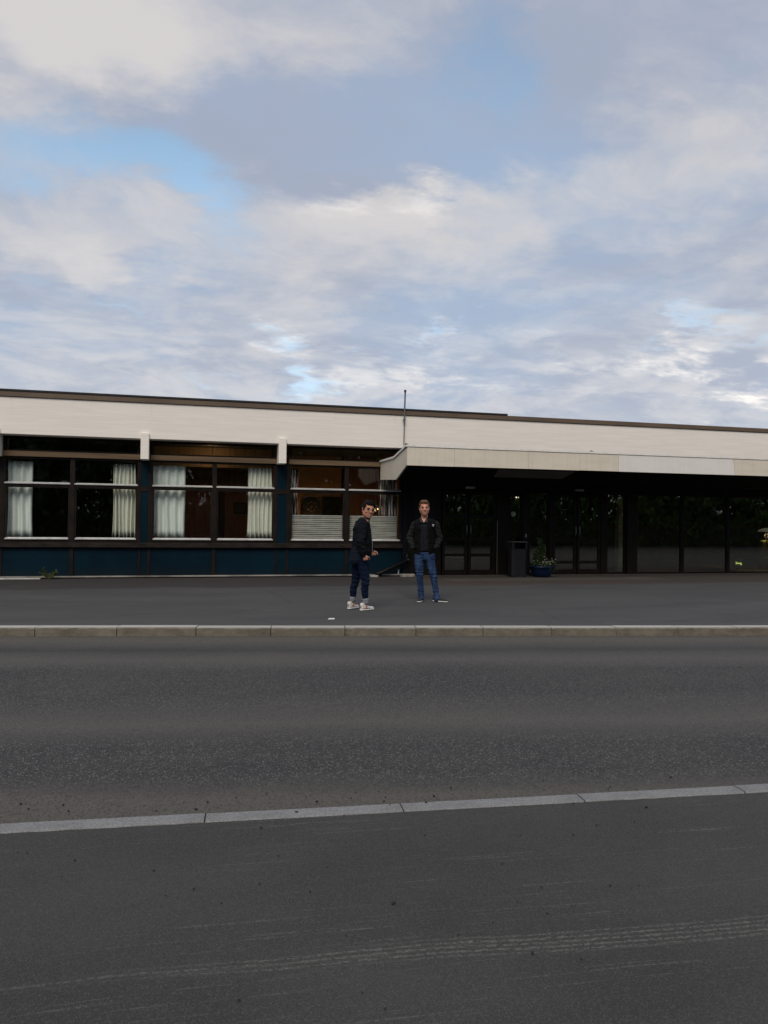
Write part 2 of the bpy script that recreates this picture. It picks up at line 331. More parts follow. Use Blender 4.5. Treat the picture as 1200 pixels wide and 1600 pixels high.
# ------------------------------------------------------------------ mesh helpers
class MB:
    def __init__(s): s.bm = bmesh.new()
    def box(s, x0, x1, y0, y1, z0, z1):
        r = bmesh.ops.create_cube(s.bm, size=1)['verts']
        for v in r: v.co = Vector(((x0+x1)/2 + v.co.x*(x1-x0), (y0+y1)/2 + v.co.y*(y1-y0), (z0+z1)/2 + v.co.z*(z1-z0)))
        return s
    def ring(s, x0, x1, y0, y1, z0, z1, l, r_, b, t):          # a frame: two jambs, a bottom and a head butted between them
        s.box(x0, x0+l, y0, y1, z0, z1); s.box(x1-r_, x1, y0, y1, z0, z1)
        s.box(x0+l, x1-r_, y0, y1, z0, z0+b); s.box(x0+l, x1-r_, y0, y1, z1-t, z1); return s
    def prism(s, pts, vec):
        vec = Vector(vec); a = [s.bm.verts.new(q) for q in pts]; b = [s.bm.verts.new(Vector(q)+vec) for q in pts]
        n = len(pts); s.bm.faces.new(a[::-1]); s.bm.faces.new(b)
        for i in range(n): s.bm.faces.new((a[i], a[(i+1) % n], b[(i+1) % n], b[i]))
        return s
    def tube(s, pts, rad, seg=10):
        pts = [Vector(q) for q in pts]; rads = rad if isinstance(rad, (list, tuple)) else [rad]*len(pts); rings = []
        for i, q in enumerate(pts):
            t = (pts[min(i+1, len(pts)-1)] - pts[max(i-1, 0)]).normalized()
            a = t.cross(Vector((0, 0, 1)) if abs(t.z) < .9 else Vector((1, 0, 0))).normalized(); b = t.cross(a)
            rings.append([s.bm.verts.new(q + (a*math.cos(2*math.pi*k/seg) + b*math.sin(2*math.pi*k/seg))*rads[i]) for k in range(seg)])
        for r0, r1 in zip(rings, rings[1:]):
            for k in range(seg): s.bm.faces.new((r0[k], r0[(k+1) % seg], r1[(k+1) % seg], r1[k]))
        s.bm.faces.new(rings[0][::-1]); s.bm.faces.new(rings[-1]); return s
    def lathe(s, c, prof, seg=28):
        rings = [[s.bm.verts.new((c[0]+r*math.cos(2*math.pi*k/seg), c[1]+r*math.sin(2*math.pi*k/seg), c[2]+z)) for k in range(seg)] for r, z in prof]
        for r0, r1 in zip(rings, rings[1:]):
            for k in range(seg): s.bm.faces.new((r0[k], r0[(k+1) % seg], r1[(k+1) % seg], r1[k]))
        s.bm.faces.new(rings[0][::-1]); s.bm.faces.new(rings[-1]); return s
    def ball(s, c, r, sub=2, sc=(1, 1, 1)):
        for v in bmesh.ops.create_icosphere(s.bm, subdivisions=sub, radius=r)['verts']: v.co = Vector((v.co.x*sc[0], v.co.y*sc[1], v.co.z*sc[2])) + Vector(c)
        return s
    def poly(s, pts): s.bm.faces.new([s.bm.verts.new(q) for q in pts]); return s
    def build(s, name, m, parent=None, bevel=0, smooth=False, loc=None):
        bmesh.ops.recalc_face_normals(s.bm, faces=s.bm.faces)
        if bevel: bmesh.ops.bevel(s.bm, geom=list(s.bm.edges), offset=bevel, segments=1, affect='EDGES', clamp_overlap=True)
        me = bpy.data.meshes.new(name); s.bm.to_mesh(me); s.bm.free()
        for mm in (m if isinstance(m, list) else [m]): me.materials.append(mm)
        if smooth:
            for q in me.polygons: q.use_smooth = True
        o = bpy.data.objects.new(name, me); C.objects.link(o)
        if parent:
            o.parent = parent
            pl = parent.location.copy() if parent.parent is None else Vector((0, 0, 0))
            if pl.length: me.transform(Matrix.Translation(-pl))
        if loc:
            o.location = loc; me.transform(Matrix.Translation(-Vector(loc)))
        return o
def tag(o, label=None, cat=None, group=None, kind=None):
    for k, v in (('label', label), ('category', cat), ('group', group), ('kind', kind)):
        if v: o[k] = v
    return o
def empty(name, loc, label, cat, group=None, rz=0):
    o = bpy.data.objects.new(name, None); C.objects.link(o); o.location = loc; o.rotation_euler.z = rz; o.empty_display_size = .2
    return tag(o, label, cat, group)
def kids(o): return [c for c in bpy.data.objects if c.parent == o]
def copy_tree(o, parent=None):
    ch = kids(o); c = o.copy(); C.objects.link(c); c.parent = parent
    for k in ch: copy_tree(k, c)
    return c

# ------------------------------------------------------------------ the ground
XL, XR = -42.0, 42.0
ZR = -.11
tag(MB().poly([(-400, -400, -.20), (400, -400, -.20), (400, 400, -.20), (-400, 400, -.20)]).build('ground', M_SOIL), kind='structure')
tag(MB().poly([(XL, near_y(XL)+.0, ZR), (XR, near_y(XR), ZR), (XR, far_y(XR), ZR), (XL, far_y(XL), ZR)]).build('road', M_ROAD), kind='structure')
tag(MB().poly([(XL, -9, ZR-.004), (XR, -9, ZR-.004), (XR, near_y(XR)+.3, ZR-.004), (XL, near_y(XL)+.3, ZR-.004)]).build('forecourt', M_APRON), kind='structure')
tag(MB().poly([(XL, far_y(XL)+.05, 0), (XR, far_y(XR)+.05, 0), (XR, 19.9, 0), (XL, 19.9, 0)]).build('pavement', M_PAVE), kind='structure')
tag(MB().poly([(-60, -60, -.13), (60, -60, -.13), (60, -8.9, -.13), (-60, -8.9, -.13)]).build('grass_verge', M_GRASS), kind='structure')
# far kerb: one granite stone after the other
def hit_line(px, py, x0, y0, sl, z):
    d_ = view_dir(px, py); # plane through the kerb line
    t = (y0 + sl*(0-x0))/(d_.y - sl*d_.x); return d_.x*t
jf = [hit_line(px, 993, KX, KY, KS, ZR) for px in (54, 182, 306, 423, 539, 650, 755, 862, 963, 1060, 1152)]
step = 1.03/math.hypot(1, KS)
jf = [jf[0]-step*k for k in range(9, 0, -1)] + jf + [jf[-1]+step*k for k in range(1, 9)]
ORD = ['first', 'second', 'third', 'fourth', 'fifth', 'sixth', 'seventh', 'eighth', 'ninth', 'tenth', 'eleventh', 'twelfth', 'thirteenth', 'fourteenth']
def kerb_stone(xa, xb, y_of, w_, z0, z1, m, name, ch=.012, gap=.006):
    a = Vector((xa, y_of(xa), 0)); b = Vector((xb, y_of(xb), 0)); L = (b-a).length; mb = MB()
    rnd = random.uniform(-.004, .004)
    nseg = 14; prev = None
    # a long stone whose arris is chipped a little along its length
    rows = []
    for i in range(nseg+1):
        x = gap + (L-2*gap)*i/nseg; c = ch*random.uniform(.6, 1.7)
        rows.append([mb.bm.verts.new(q) for q in ((x, 0, z0), (x, 0, z1-c), (x, c, z1), (x, w_-.008, z1), (x, w_, z1-.008), (x, w_, z0))])
    for r0, r1 in zip(rows, rows[1:]):
        for k in range(5): mb.bm.faces.new((r0[k], r1[k], r1[k+1], r0[k+1]))
    mb.bm.faces.new(rows[0]); mb.bm.faces.new(rows[-1][::-1])
    o = mb.build(name, m); o.location = (a.x, a.y, rnd); o.rotation_euler.z = math.atan2(b.y-a.y, b.x-a.x); return o
n_vis = 0
for i, (xa, xb) in enumerate(zip(jf, jf[1:])):
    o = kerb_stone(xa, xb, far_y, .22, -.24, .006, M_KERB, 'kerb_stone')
    if 8 <= i <= 19:
        nm = ORD[i-8]
        lb = {0: 'cut-off granite kerb stone at the far left end of the raised pavement kerb', 11: 'granite kerb stone at the far right end of the raised pavement kerb'}.get(i-8, nm.capitalize() + ' granite stone from the left in the raised kerb along the pavement')
    else:
        lb = ('granite kerb stone of the raised kerb, out of view past its left end' if i < 8 else 'granite kerb stone of the raised kerb, out of view past its right end')
    tag(o, lb, 'kerb stone', 'raised granite kerb stones along the far pavement')
tag(MB().prism([(XL, far_y(XL)+.03, -.24), (XR, far_y(XR)+.03, -.24), (XR, far_y(XR)+.2, -.24), (XL, far_y(XL)+.2, -.24)], (0, 0, .228)).build('kerb_mortar_bed', vmat('mortar', (.03, .028, .025), .9)), kind='structure')
jn = [hit_line(px, 1250, NX, NY, NS, ZR) for px in (319, 622, 898, 1143)]
stepn = (jn[-1]-jn[0])/3
jn = [jn[0]-stepn*k for k in range(6, 0, -1)] + jn + [jn[-1]+stepn*k for k in range(1, 7)]
near_lb = {5: 'pale flush granite strip stone at left edge of photo, between road and near asphalt', 6: 'pale flush granite strip stone left of centre, between road and near asphalt', 7: 'pale flush granite strip stone in the centre, between road and near asphalt',
           8: 'pale flush granite strip stone right of centre with a crack, edging near asphalt', 9: 'pale flush granite strip stone at right edge of photo, edging near asphalt'}
for i, (xa, xb) in enumerate(zip(jn, jn[1:])):
    o = kerb_stone(xa, xb, lambda x: near_y(x)-.115, .115, -.22, ZR+.006, M_FLUSH, 'edging_stone', .006, .004)
    tag(o, near_lb.get(i, 'flush granite edging stone out of view past the %s end of the strip' % ('left' if i < 5 else 'right')), 'kerb stone', 'flush granite edging stones along the near asphalt')
# loose grit on the asphalt
mb = MB()
def pebble(x, y, z, r):
    vs_ = bmesh.ops.create_icosphere(mb.bm, subdivisions=1, radius=r)['verts']; rz = random.random()*6
    for v in vs_:
        q = v.co*random.uniform(.75, 1.2); v.co = Vector((x+q.x*math.cos(rz)-q.y*.7*math.sin(rz), y+q.x*math.sin(rz)+q.y*.7*math.cos(rz), z+r*.45+q.z*.65))
for _ in range(55):
    x = random.uniform(-1.5, 4.5); y = random.gauss(near_y(x)+.12, .13); pebble(x, y, ZR+.004, random.choice((.003, .004, .005, .006, .009)))
for _ in range(130):
    x = random.uniform(-1.5, 4.2); y = random.uniform(2.1, near_y(x)-.12); pebble(x, y, ZR, random.choice((.002, .003, .003, .004, .005, .006)))
for px, py, r in ((615, 1412, .011), (303, 1389, .007), (664, 1305, .006), (832, 1490, .008), (908, 1499, .005), (541, 1462, .005), (463, 1270, .011), (1010, 1262, .009), (896, 1305, .006), (408, 1294, .008), (117, 1345, .007), (373, 1564, .007), (678, 1245, .010), (600, 1253, .008)):
    q = at(px, py, ZR); pebble(q.x, q.y, ZR, r)
tag(mb.build('loose_grit', vmat('dark_grit', (.022, .021, .021), .9, .5, 40)), 'loose dark grit scattered over the near asphalt and the edging strip', 'grit', kind='stuff')
q = at(517, 968)
tag(MB().prism([(q.x-.05, q.y-.03, .004), (q.x+.045, q.y-.04, .004), (q.x+.055, q.y+.03, .006), (q.x-.02, q.y+.045, .004)], (.004, 0, .012)).build('litter_scrap', vmat('paper', (.7, .69, .66), .8), bevel=.002), 'small white scrap of litter on the pavement just behind the kerb', 'litter')

# ------------------------------------------------------------------ the building
YW, YB = 19.65, 19.25
X0, X1, YBACK = -14.0, 30.0, 31.0
bld = empty('building', (0, YW, 0), 'long single-storey building with white concrete beam, blue panels and dark glazed entrance', 'building')
def part(name, mb, m, parent=None, **kw):
    p_ = parent or bld; o = mb.build(name, m, **kw); o.parent = p_
    o.data.transform(Matrix.Translation((0, -YW, 0))); return o
part('concrete_beam', MB().box(X0, X1, YB, YW-.02, 3.352, 4.215), M_CONC, bevel=.012)
part('roof_trim', MB().box(X0-.05, X1+.05, YB-.035, YW+.1, 4.218, 4.335), M_TRIM, bevel=.004)
part('roof_cap', MB().box(X0-.05, 8.42, YB-.05, YW+.6, 4.338, 4.385), M_BLACK, bevel=.004)
part('roof', MB().box(X0+.02, X1-.02, YW+.0, YBACK, 3.95, 4.2), M_BLACK)
mb = MB(); mb.box(X0, X0+.25, YW+.02, YBACK-.25, 0, 3.94); mb.box(X1-.25, X1, YW+.02, YBACK-.25, 0, 3.94); mb.box(X0, X1, YBACK-.25, YBACK, 0, 3.94)
part('outer_wall', mb, M_CONC)
PIL = [-10.78, -7.49, -4.20, -.92, 2.37]
pil0 = None
for x in PIL:
    o = part('pilaster', MB().box(x-.095, x+.095, YB-.06, YW-.03, 2.86, 3.495), M_CONC, bevel=.008)
bays = [(-10.66, -7.62), (-7.37, -4.33), (-4.09, -1.055), (-.78, 2.255), (2.60, 5.60)]
def win_bay(xa, xb):
    xm = (xa+xb)/2; mw = .055
    fr = MB().ring(xa, xb, YW-.05, YW+.10, .862, 2.868, .045, .045, .062, .04)
    fr.box(xm-mw, xm+mw, YW-.055, YW+.10, .925, 2.827)
    for a, b in ((xa+.045, xm-mw), (xm+mw, xb-.045)):
        fr.box(a, b, YW-.045, YW+.09, 2.175, 2.232)
        fr.ring(a, b, YW-.035, YW+.05, .926, 2.174, .036, .036, .035, .022)
    f = part('window', fr, M_FRAME, bevel=.003)
    for a, b in ((xa+.04, xm-mw), (xm+mw, xb-.04)):
        part('upper_pane', MB().box(a, b, YW+.02, YW+.026, 2.22, 2.835), M_GLASS, f)
        part('lower_pane', MB().box(a+.03, b-.03, YW+.005, YW+.011, .95, 2.16), M_GLASS, f)
        part('weather_bar', MB().prism([(a-.01, YW-.075, 2.236), (a-.01, YW-.075, 2.255), (a-.01, YW+.018, 2.282), (a-.01, YW+.018, 2.236)], (b-a+.02, 0, 0)), M_ALU, f)
        part('weather_bar', MB().prism([(a+.02, YW-.085, .93), (a+.02, YW-.085, .945), (a+.02, YW+.003, .978), (a+.02, YW+.003, .93)], (b-a-.04, 0, 0)), M_ALU, f)
    cl = part('clerestory_window', MB().ring(xa, xb, YW-.01, YW+.12, 3.002, 3.35, .06, .06, .04, .05), M_FRAME)
    part('clerestory_pane', MB().box(xa+.05, xb-.05, YW+.05, YW+.056, 3.03, 3.31), M_GLASS, cl)
    part('transom_beam', MB().box(xa-.02, xb+.02, YW-.10, YW+.11, 2.872, 2.998), M_TRIM2, bevel=.006)
    for a, b in ((xa, xm-.045), (xm+.045, xb)):
        part('wall_panel', MB().box(a, b, YW-.02, YW+.08, .062, .738), M_BLUE)
    part('panel_mullion', MB().box(xm-.043, xm+.043, YW-.05, YW+.08, .06, .738), M_FRAME, bevel=.004)
for b_ in bays: win_bay(*b_)
edges = [(-10.9-.2, -10.66)] + [(a[1], b[0]) for a, b in zip(bays, bays[1:])] + [(5.60, 5.76)]
for i, (a, b) in enumerate(edges):
    if i == len(edges)-1:
        part('corner_post', MB().box(a+.02, b, YW-.06, YW+.10, .06, 3.34), vmat('navy_post_paint', (.003, .0055, .009), .5, .3, spec=.15), bevel=.004); continue
    mb = MB(); mb.box(a+.002, a+.045, YW-.04, YW+.1, .062, 2.858); mb.box(b-.06, b-.002, YW-.04, YW+.1, .062, 2.858); mb.box(a+.045, b-.06, YW-.038, YW+.1, 2.11, 2.235)
    part('post_frame', mb, M_FRAME, bevel=.003)
    for z0, z1 in ((.862, 2.108), (2.237, 2.858)):
        part('post_panel', MB().box(a+.046, b-.061, YW-.022, YW+.1, z0, z1), M_BLUE)
    part('post_panel', MB().box(a+.046, b-.061, YW-.022, YW+.1, .062, .738), M_BLUE)
part('solid_wall', MB().box(X0+.25, -11.1, YW-.02, YW+.2, 0, 3.34), M_BLUE)
part('sill_band', MB().box(-11.1, 5.62, YW-.115, YW+.09, .742, .858), M_SILL, bevel=.006)
part('base_flashing', MB().box(-11.1, 5.9, YW-.085, YW+.05, .025, .058), vmat('old_flashing', (.21, .195, .17), .6, .5, 4, stretch=(.4, 1, 1)), bevel=.003)
part('plinth', MB().box(-11.1, 5.9, YW-.05, YW+.1, -.05, .024), M_SOFF)
part('ground_strip', MB().box(-6.3, -3.22, YW-.22, YW-.12, -.02, .028), M_ALU, bevel=.004)
part('ground_strip', MB().box(5.55, 5.92, YW-.26, YW-.09, -.02, .07), vmat('broken_concrete', (.25, .23, .20), .9, .4, 12), bevel=.02)
# rooms behind the windows
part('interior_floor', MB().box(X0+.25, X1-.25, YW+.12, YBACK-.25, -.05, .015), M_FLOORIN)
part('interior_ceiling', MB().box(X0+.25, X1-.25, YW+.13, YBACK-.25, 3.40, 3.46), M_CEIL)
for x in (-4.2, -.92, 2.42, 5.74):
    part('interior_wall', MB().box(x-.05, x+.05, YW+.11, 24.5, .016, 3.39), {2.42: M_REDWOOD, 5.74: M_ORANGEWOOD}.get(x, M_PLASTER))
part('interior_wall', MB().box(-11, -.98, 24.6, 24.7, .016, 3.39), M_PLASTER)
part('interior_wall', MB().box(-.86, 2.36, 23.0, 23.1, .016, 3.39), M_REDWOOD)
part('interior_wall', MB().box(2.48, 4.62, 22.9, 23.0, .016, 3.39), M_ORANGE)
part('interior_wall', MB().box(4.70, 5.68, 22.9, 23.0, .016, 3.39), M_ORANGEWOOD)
part('interior_door', MB().box(4.02, 4.60, 22.84, 22.89, .02, 2.17), M_FRAME, bevel=.01)
part('interior_door', MB().box(.95, 1.16, 22.93, 22.99, .02, 2.3), vmat('dark_red_wood', (.06, .015, .010), .5), bevel=.01)
part('interior_wall', MB().box(5.8, 29.7, 27.0, 27.1, .016, 3.39), M_PLASTER)
part('interior_wall', MB().box(14.6, 15.2, 23, 26.9, .016, 3.39), M_PLASTER)
part('interior_column', MB().box(12.75, 12.93, 20.75, 20.95, .016, 3.39), vmat('pale_column', (.62, .58, .48), .6), bevel=.01)
part('carpet', MB().prism([(13.6, 20.1, .018), (15.9, 20.1, .018), (15.0, 23.0, .018), (14.2, 23.0, .018)], (0, 0, .006)), vmat('rust_carpet', (.34, .10, .05), .9))
part('carpet', MB().prism([(17.0, 20.1, .018), (21.9, 20.1, .018), (21.9, 24.0, .018), (17.6, 24.0, .018)], (0, 0, .006)), vmat('ochre_carpet', (.34, .27, .14), .9))
# ------------------------------------------------------------------ entrance under the canopy
DF = vmat('entrance_timber', (.0085, .0063, .0048), .5, .4, 6, stretch=(3, 1, .4), spec=.14)
part('entrance_header', MB().box(5.77, 22.3, YW-.05, YW+.12, 2.335, 3.34), DF)
part('entrance_wall', MB().box(5.77, 6.70, YW-.03, YW+.12, .0, 2.33), DF)
part('wall_board', MB().box(5.95, 6.55, YW-.045, YW-.028, .9, 2.27), vmat('notice_board', (.006, .007, .008), .4, spec=.2), bevel=.003)
def fixed_pane(x0, x1, z0=.05, z1=2.31, fw_=.035):
    f = part('glazing_frame', MB().ring(x0, x1, YW-.02, YW+.08, z0-.03, z1+.02, fw_, fw_, .05, .05), DF, bevel=.003)
    part('pane', MB().box(x0+fw_-.01, x1-fw_+.01, YW+.02, YW+.028, z0+.01, z1-.02), M_GLASS_D, f)
def door(x0, x1, rails, handle_x, st=.075):
    mb = MB().ring(x0, x1, YW-.035, YW+.03, .02, 2.30, st, st, .14, .10)
    for z in rails: mb.box(x0+st, x1-st, YW-.03, YW+.025, z-.04, z+.04)
    o = part('door', mb, DF, bevel=.004)
    part('pane', MB().box(x0+st-.01, x1-st+.01, YW-.004, YW+.004, .15, 2.21), M_GLASS_D, o)
    mb = MB().tube([(handle_x, YW-.035, 1.36), (handle_x, YW-.085, 1.35), (handle_x, YW-.085, 1.13), (handle_x, YW-.035, 1.12)], .011, 8)
    part('handle', mb, M_STEEL, o, smooth=True)
def post(x0, x1, d0=.05): part('entrance_post', MB().box(x0, x1, YW-d0, YW+.1, .0, 2.332), DF, bevel=.004)
door(6.74, 7.46, (.56, .99, 1.62), 7.42); door(7.49, 8.28, (.56, .99, 1.62), 7.535)
post(8.30, 8.66, .03); part('post_edge_strip', MB().box(8.315, 8.33, YW-.036, YW-.029, .05, 1.5), M_STEEL)
fixed_pane(8.67, 9.06); post(9.07, 9.26); fixed_pane(9.27, 9.87); post(9.88, 9.98)
part('door_lock', MB().box(9.14, 9.19, YW-.075, YW-.051, 1.05, 1.15), M_STEEL, bevel=.008)
door(9.99, 10.72, (.36, .97, 1.62), 10.68); door(10.75, 11.48, (.36, .97), 10.80)
post(11.49, 11.67); fixed_pane(11.68, 12.29); post(12.30, 12.63, .10)
xs = [12.64, 14.19, 15.76, 17.33, 18.9, 20.5, 22.1]
for a, b in zip(xs, xs[1:]): fixed_pane(a, b-.04); post(b-.035, b-.005, .03)
part('solid_wall', MB().box(22.3, X1-.25, YW-.02, YW+.2, 0, 3.34), M_CONC)
part('threshold', MB().box(5.93, 22.2, YW-.16, YW-.052, -.02, .022), vmat('threshold_stone', (.06, .05, .042), .8), bevel=.004)
for a, b in ((7.37, 7.62), (10.63, 10.89)):
    part('door_lamp', MB().box(a, b, YW-.16, YW-.052, 2.355, 2.42), vmat('unlit_lamp_cover', (.30, .30, .29), .4), bevel=.012)
# canopy with upturned front
YC = 17.12; XC0, XC1 = 5.03, 21.0
prof = [(YC, 3.205), (18.2, 3.03), (YW-.42, 3.03), (YW-.06, 3.03), (YW-.06, 2.54), (18.05, 2.475), (YC, 2.775)]
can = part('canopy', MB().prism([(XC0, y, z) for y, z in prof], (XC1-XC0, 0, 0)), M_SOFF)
bx = [4.99, 6.15, 8.05, 9.42, 10.49, 13.84, 16.9, 19.0, XC1+.03]
for i, (a, b) in enumerate(zip(bx, bx[1:])):
    lo = .018 if i == 4 else 0
    zz = random.uniform(-.006, .004)
    o = part('fascia_board', MB().prism([(a+.002, YC-.035, 2.755+zz), (b-.003, YC-.035, 2.755+zz), (b-.003+(.10 if i == 4 else 0)-(0), YC-.035, 2.755+zz), (b-.003, YC-.035, 3.172), (a+.002, YC-.035, 3.172)] if False else
             [(a+.002+(.06 if i == 5 else 0), YC-.035, 2.755+zz), (b-.003+(.06 if i == 4 else 0), YC-.035, 2.755+zz), (b-.003, YC-.035, 3.172), (a+.002, YC-.035, 3.172)], (0, .033, 0)), M_FASC2 if i == 4 else M_FASC, can, bevel=.002)
    if i == 4: o['label'] = 'paler replaced fascia board'
part('cap_flashing', MB().prism([(4.96, YC-.05, 3.184), (4.96, YC-.05, 3.228), (4.96, YC+.12, 3.208), (4.96, YC+.12, 3.18)], (XC1-4.9, 0, 0)), M_CAP, can)
ep = [(YC, 3.16), (18.2, 2.985), (YW-.07, 2.985), (YW-.07, 2.535), (18.05, 2.465), (YC, 2.765)]
part('end_board', MB().prism([(4.99, y, z) for y, z in ep], (.038, 0, 0)), M_FASC, can)
cp = [(YC+.125, 3.205), (18.2, 3.045), (YW-.07, 3.045), (YW-.07, 2.995), (18.2, 2.995), (YC+.125, 3.165)]
part('end_cap', MB().prism([(4.96, y, z) for y, z in cp], (.09, 0, 0)), M_CAP, can)
def on_soffit(t): return YC + .93*t, 2.775 - .30*t
(ya, za), (yb_, zb) = on_soffit(.10), on_soffit(.62)
part('soffit_panel', MB().prism([(7.32, ya, za-.004), (9.35, ya, za-.004), (9.25, yb_, zb-.004), (7.40, yb_, zb-.004)], (0, -.012, -.014)), M_SOFF2, can)
for x in (5.62, 10.98):
    part('roof_hook', MB().tube([(x-.05, YB+.02, 3.47), (x-.05, YB-.05, 3.475), (x+.035, YB-.07, 3.425)], .015, 8), M_DARKMETAL if x < 6 else M_STEEL)
# mast on the roof edge
t = empty('roof_mast', (5.50, YB-.10, 3.44), 'thin dark metal mast rising above the roof edge at the canopy corner', 'mast')
MB().tube([(5.50, YB-.1, 3.44), (5.505, YB-.1, 4.10)], .012, 8).build('lower_rod', M_DARKMETAL, t)
MB().tube([(5.505, YB-.1, 4.08), (5.52, YB-.1, 4.80)], .020, 10).build('pole', vmat('grey_mast_metal', (.10, .105, .11), .5, .3), t)
MB().tube([(5.52, YB-.1, 4.79), (5.52, YB-.1, 4.82), (5.52, YB-.1, 4.84), (5.52, YB-.1, 4.86)], [.022, .03, .034, .032], 12).build('finial', M_DARKMETAL, t)
mb = MB().box(5.475, 5.535, YB-.125, YB-.06, 4.06, 4.12); mb.box(5.49, 5.52, YB-.07, YB+.005, 4.075, 4.105); mb.build('clamp', M_STEEL, t)
# drainpipe
t = empty('drainpipe', (5.3, YW-.2, 0), 'black drainpipe slanting down along the blue panels between the two men', 'drainpipe')
MB().tube([(5.74, YW-.12, .62), (5.74, YW-.17, .47), (5.70, YW-.2, .40), (4.96, YW-.2, .085), (4.86, YW-.2, .06)], .056, 12).build('pipe', vmat('black_plastic', (.004, .004, .0045), .5, .2, spec=.2), t, smooth=True)
MB().box(5.71, 5.77, YW-.24, YW-.06, .43, .47).build('bracket', M_DARKMETAL, t, bevel=.006)
MB().tube([(5.50, YW-.10, .05), (5.51, YW-.10, .19)], .018, 8).build('support', M_ALU, t)
MB().box(4.72, 4.92, YW-.27, YW-.12, -.01, .045).build('outlet_block', vmat('outlet_concrete', (.30, .28, .25), .9), t, bevel=.01)

# ------------------------------------------------------------------ things behind the windows
def curtain(xa, xb, z0, z1, y, pleats, amp, m, label, edge_taper=0, seed=0):
    rnd = random.Random(seed); n = pleats*12; mb = MB(); cols = []
    ph = [rnd.uniform(.6, 1.4) for _ in range(pleats+1)]; rows = 10
    for i in range(n+1):
        u_ = i/n; k = u_*pleats; a = amp*ph[int(min(k, pleats-1))]
        col = []
        for j in range(rows+1):
            v_ = j/rows; z = z0 + (z1-z0)*v_
            x = xa + (xb-xa)*u_ + edge_taper*(1-v_)*(u_-.5) + .012*math.sin(5*v_+k)
            col.append(mb.bm.verts.new((x, y + a*(.55+.45*(1-v_))*math.sin(2*math.pi*k + .5*math.sin(3*v_+i)*.25) + .008*math.sin(9*v_+3*k), z)))
        cols.append(col)
    for c0, c1 in zip(cols, cols[1:]):
        for j in range(rows): mb.bm.faces.new((c0[j], c1[j], c1[j+1], c0[j+1]))
    o = mb.build('curtain', m, smooth=True, loc=((xa+xb)/2, y, z0))
    sm = o.modifiers.new('thick', 'SOLIDIFY'); sm.thickness = .003
    return tag(o, label, 'curtain', None)
def cloth_fn(c0, c1):
    def fn(g, b):
        co = g.coord(); n = g.noise(g.scale(co, 6, 6, .5), 2, 4, .6)
        g.put(b.inputs['Base Color'], g.mix(g.smooth(n, .3, .7), c0, c1)); g.put(b.inputs['Normal'], g.bump(g.noise(co, 90, 2, .5), .15, .002))
        b.inputs['Subsurface Weight'].default_value = 0
    return fn
M_CURT = mat('pale_green_white_cloth', (.6, .63, .58), .9, 0, .1, cloth_fn((.66, .71, .67), (.75, .79, .745)))
M_CURT2 = mat('cream_cloth', (.6, .63, .55), .9, 0, .1, cloth_fn((.68, .69, .60), (.78, .785, .70)))
def plaid_fn(g, b):
    co = g.coord(); x, y, z = g.sep(co)
    v = g.noise(g.scale(co, 22, 0, .9), 1.3, 2, .5); h = g.noise(g.scale(co, 3, 0, 9), 1.4, 3, .6)
    c = g.mix(g.smooth(v, .47, .53), (.045, .042, .042), (.62, .58, .55))
    c = g.mix(g.smooth(g.noise(g.scale(co, 13, 0, .4), 1.7, 2, .5), .57, .61), c, (.30, .12, .09))
    c = g.mix(g.smooth(h, .56, .62)*.55, c, (.10, .085, .075)); g.put(b.inputs['Base Color'], c)
M_PLAID = mat('patterned_cloth', (.3, .3, .3), .9, 0, .1, plaid_fn)
curtain(-4.02, -3.50, .985, 2.775, 19.86, 3, .045, M_CURT, 'smooth pale curtain drawn to the left side of the leftmost window', .05, 1)
curtain(-1.66, -1.14, .985, 2.775, 19.86, 6, .075, M_CURT2, 'tightly pleated pale curtain at the right side of the leftmost window', .05, 2)
curtain(-.73, .02, .985, 2.775, 19.86, 4, .05, M_CURT, 'broad pale curtain drawn to the left side of the middle window', .04, 3)
curtain(1.60, 2.19, .985, 2.775, 19.86, 6, .075, M_CURT2, 'tightly pleated cream curtain at the right side of the middle window', .07, 4)
curtain(2.66, 2.88, 1.55, 2.775, 19.93, 3, .035, M_PLAID, 'narrow dark patterned curtain at left end of the window with blinds', 0, 5)
curtain(5.04, 5.54, 1.55, 2.775, 19.93, 6, .035, M_PLAID, 'striped patterned curtain at right end of the window with blinds, under the canopy', 0, 6)
curtain(-7.3, -6.7, .985, 2.775, 19.86, 5, .035, M_CURT, 'pale curtain in the window out of view past the left edge', .04, 8)
M_BLIND = vmat('blind_fabric', (.37, .365, .33), .8, .12, 4)
def blind(xa, xb, z0, z1, label):
    mb = MB(); n = max(1, round((z1-z0)/.053)); h = (z1-z0)/n; last = None
    for i in range(n):
        dz_ = random.uniform(-.006, .006)
        for f_, y_ in ((0, .042), (.14, .004), (.5, .0), (.84, .003), (.98, .042)):
            r0 = [mb.bm.verts.new((xa+(xb-xa)*k/8, 19.74+y_+random.uniform(-.002, .002), z0+(i+f_)*h+(dz_ if 0 < f_ < .9 else 0)+.004*math.sin(k*.8+i*1.7))) for k in range(9)]
            if last:
                for k in range(8): mb.bm.faces.new((last[k], last[k+1], r0[k+1], r0[k]))
            last = r0
    o = mb.build('pleated_blind', M_BLIND, loc=((xa+xb)/2, 19.74, z0)); o.modifiers.new('t', 'SOLIDIFY').thickness = .002
    hr = MB().box(xa, xb, 19.728, 19.79, z1+.002, z1+.03).build('top_rail', M_ALU); hr.data.transform(Matrix.Translation(-Vector(((xa+xb)/2, 19.74, z0)))); hr.parent = o
    tag(o, label, 'blind', 'pleated blinds in the lower half of the right window')
blind(2.70, 4.02, .975, 1.555, 'pale pleated blind filling the lower left half of the right window')
blind(4.19, 5.50, .975, 1.555, 'pale pleated blind right of the mullion, partly behind the left man')
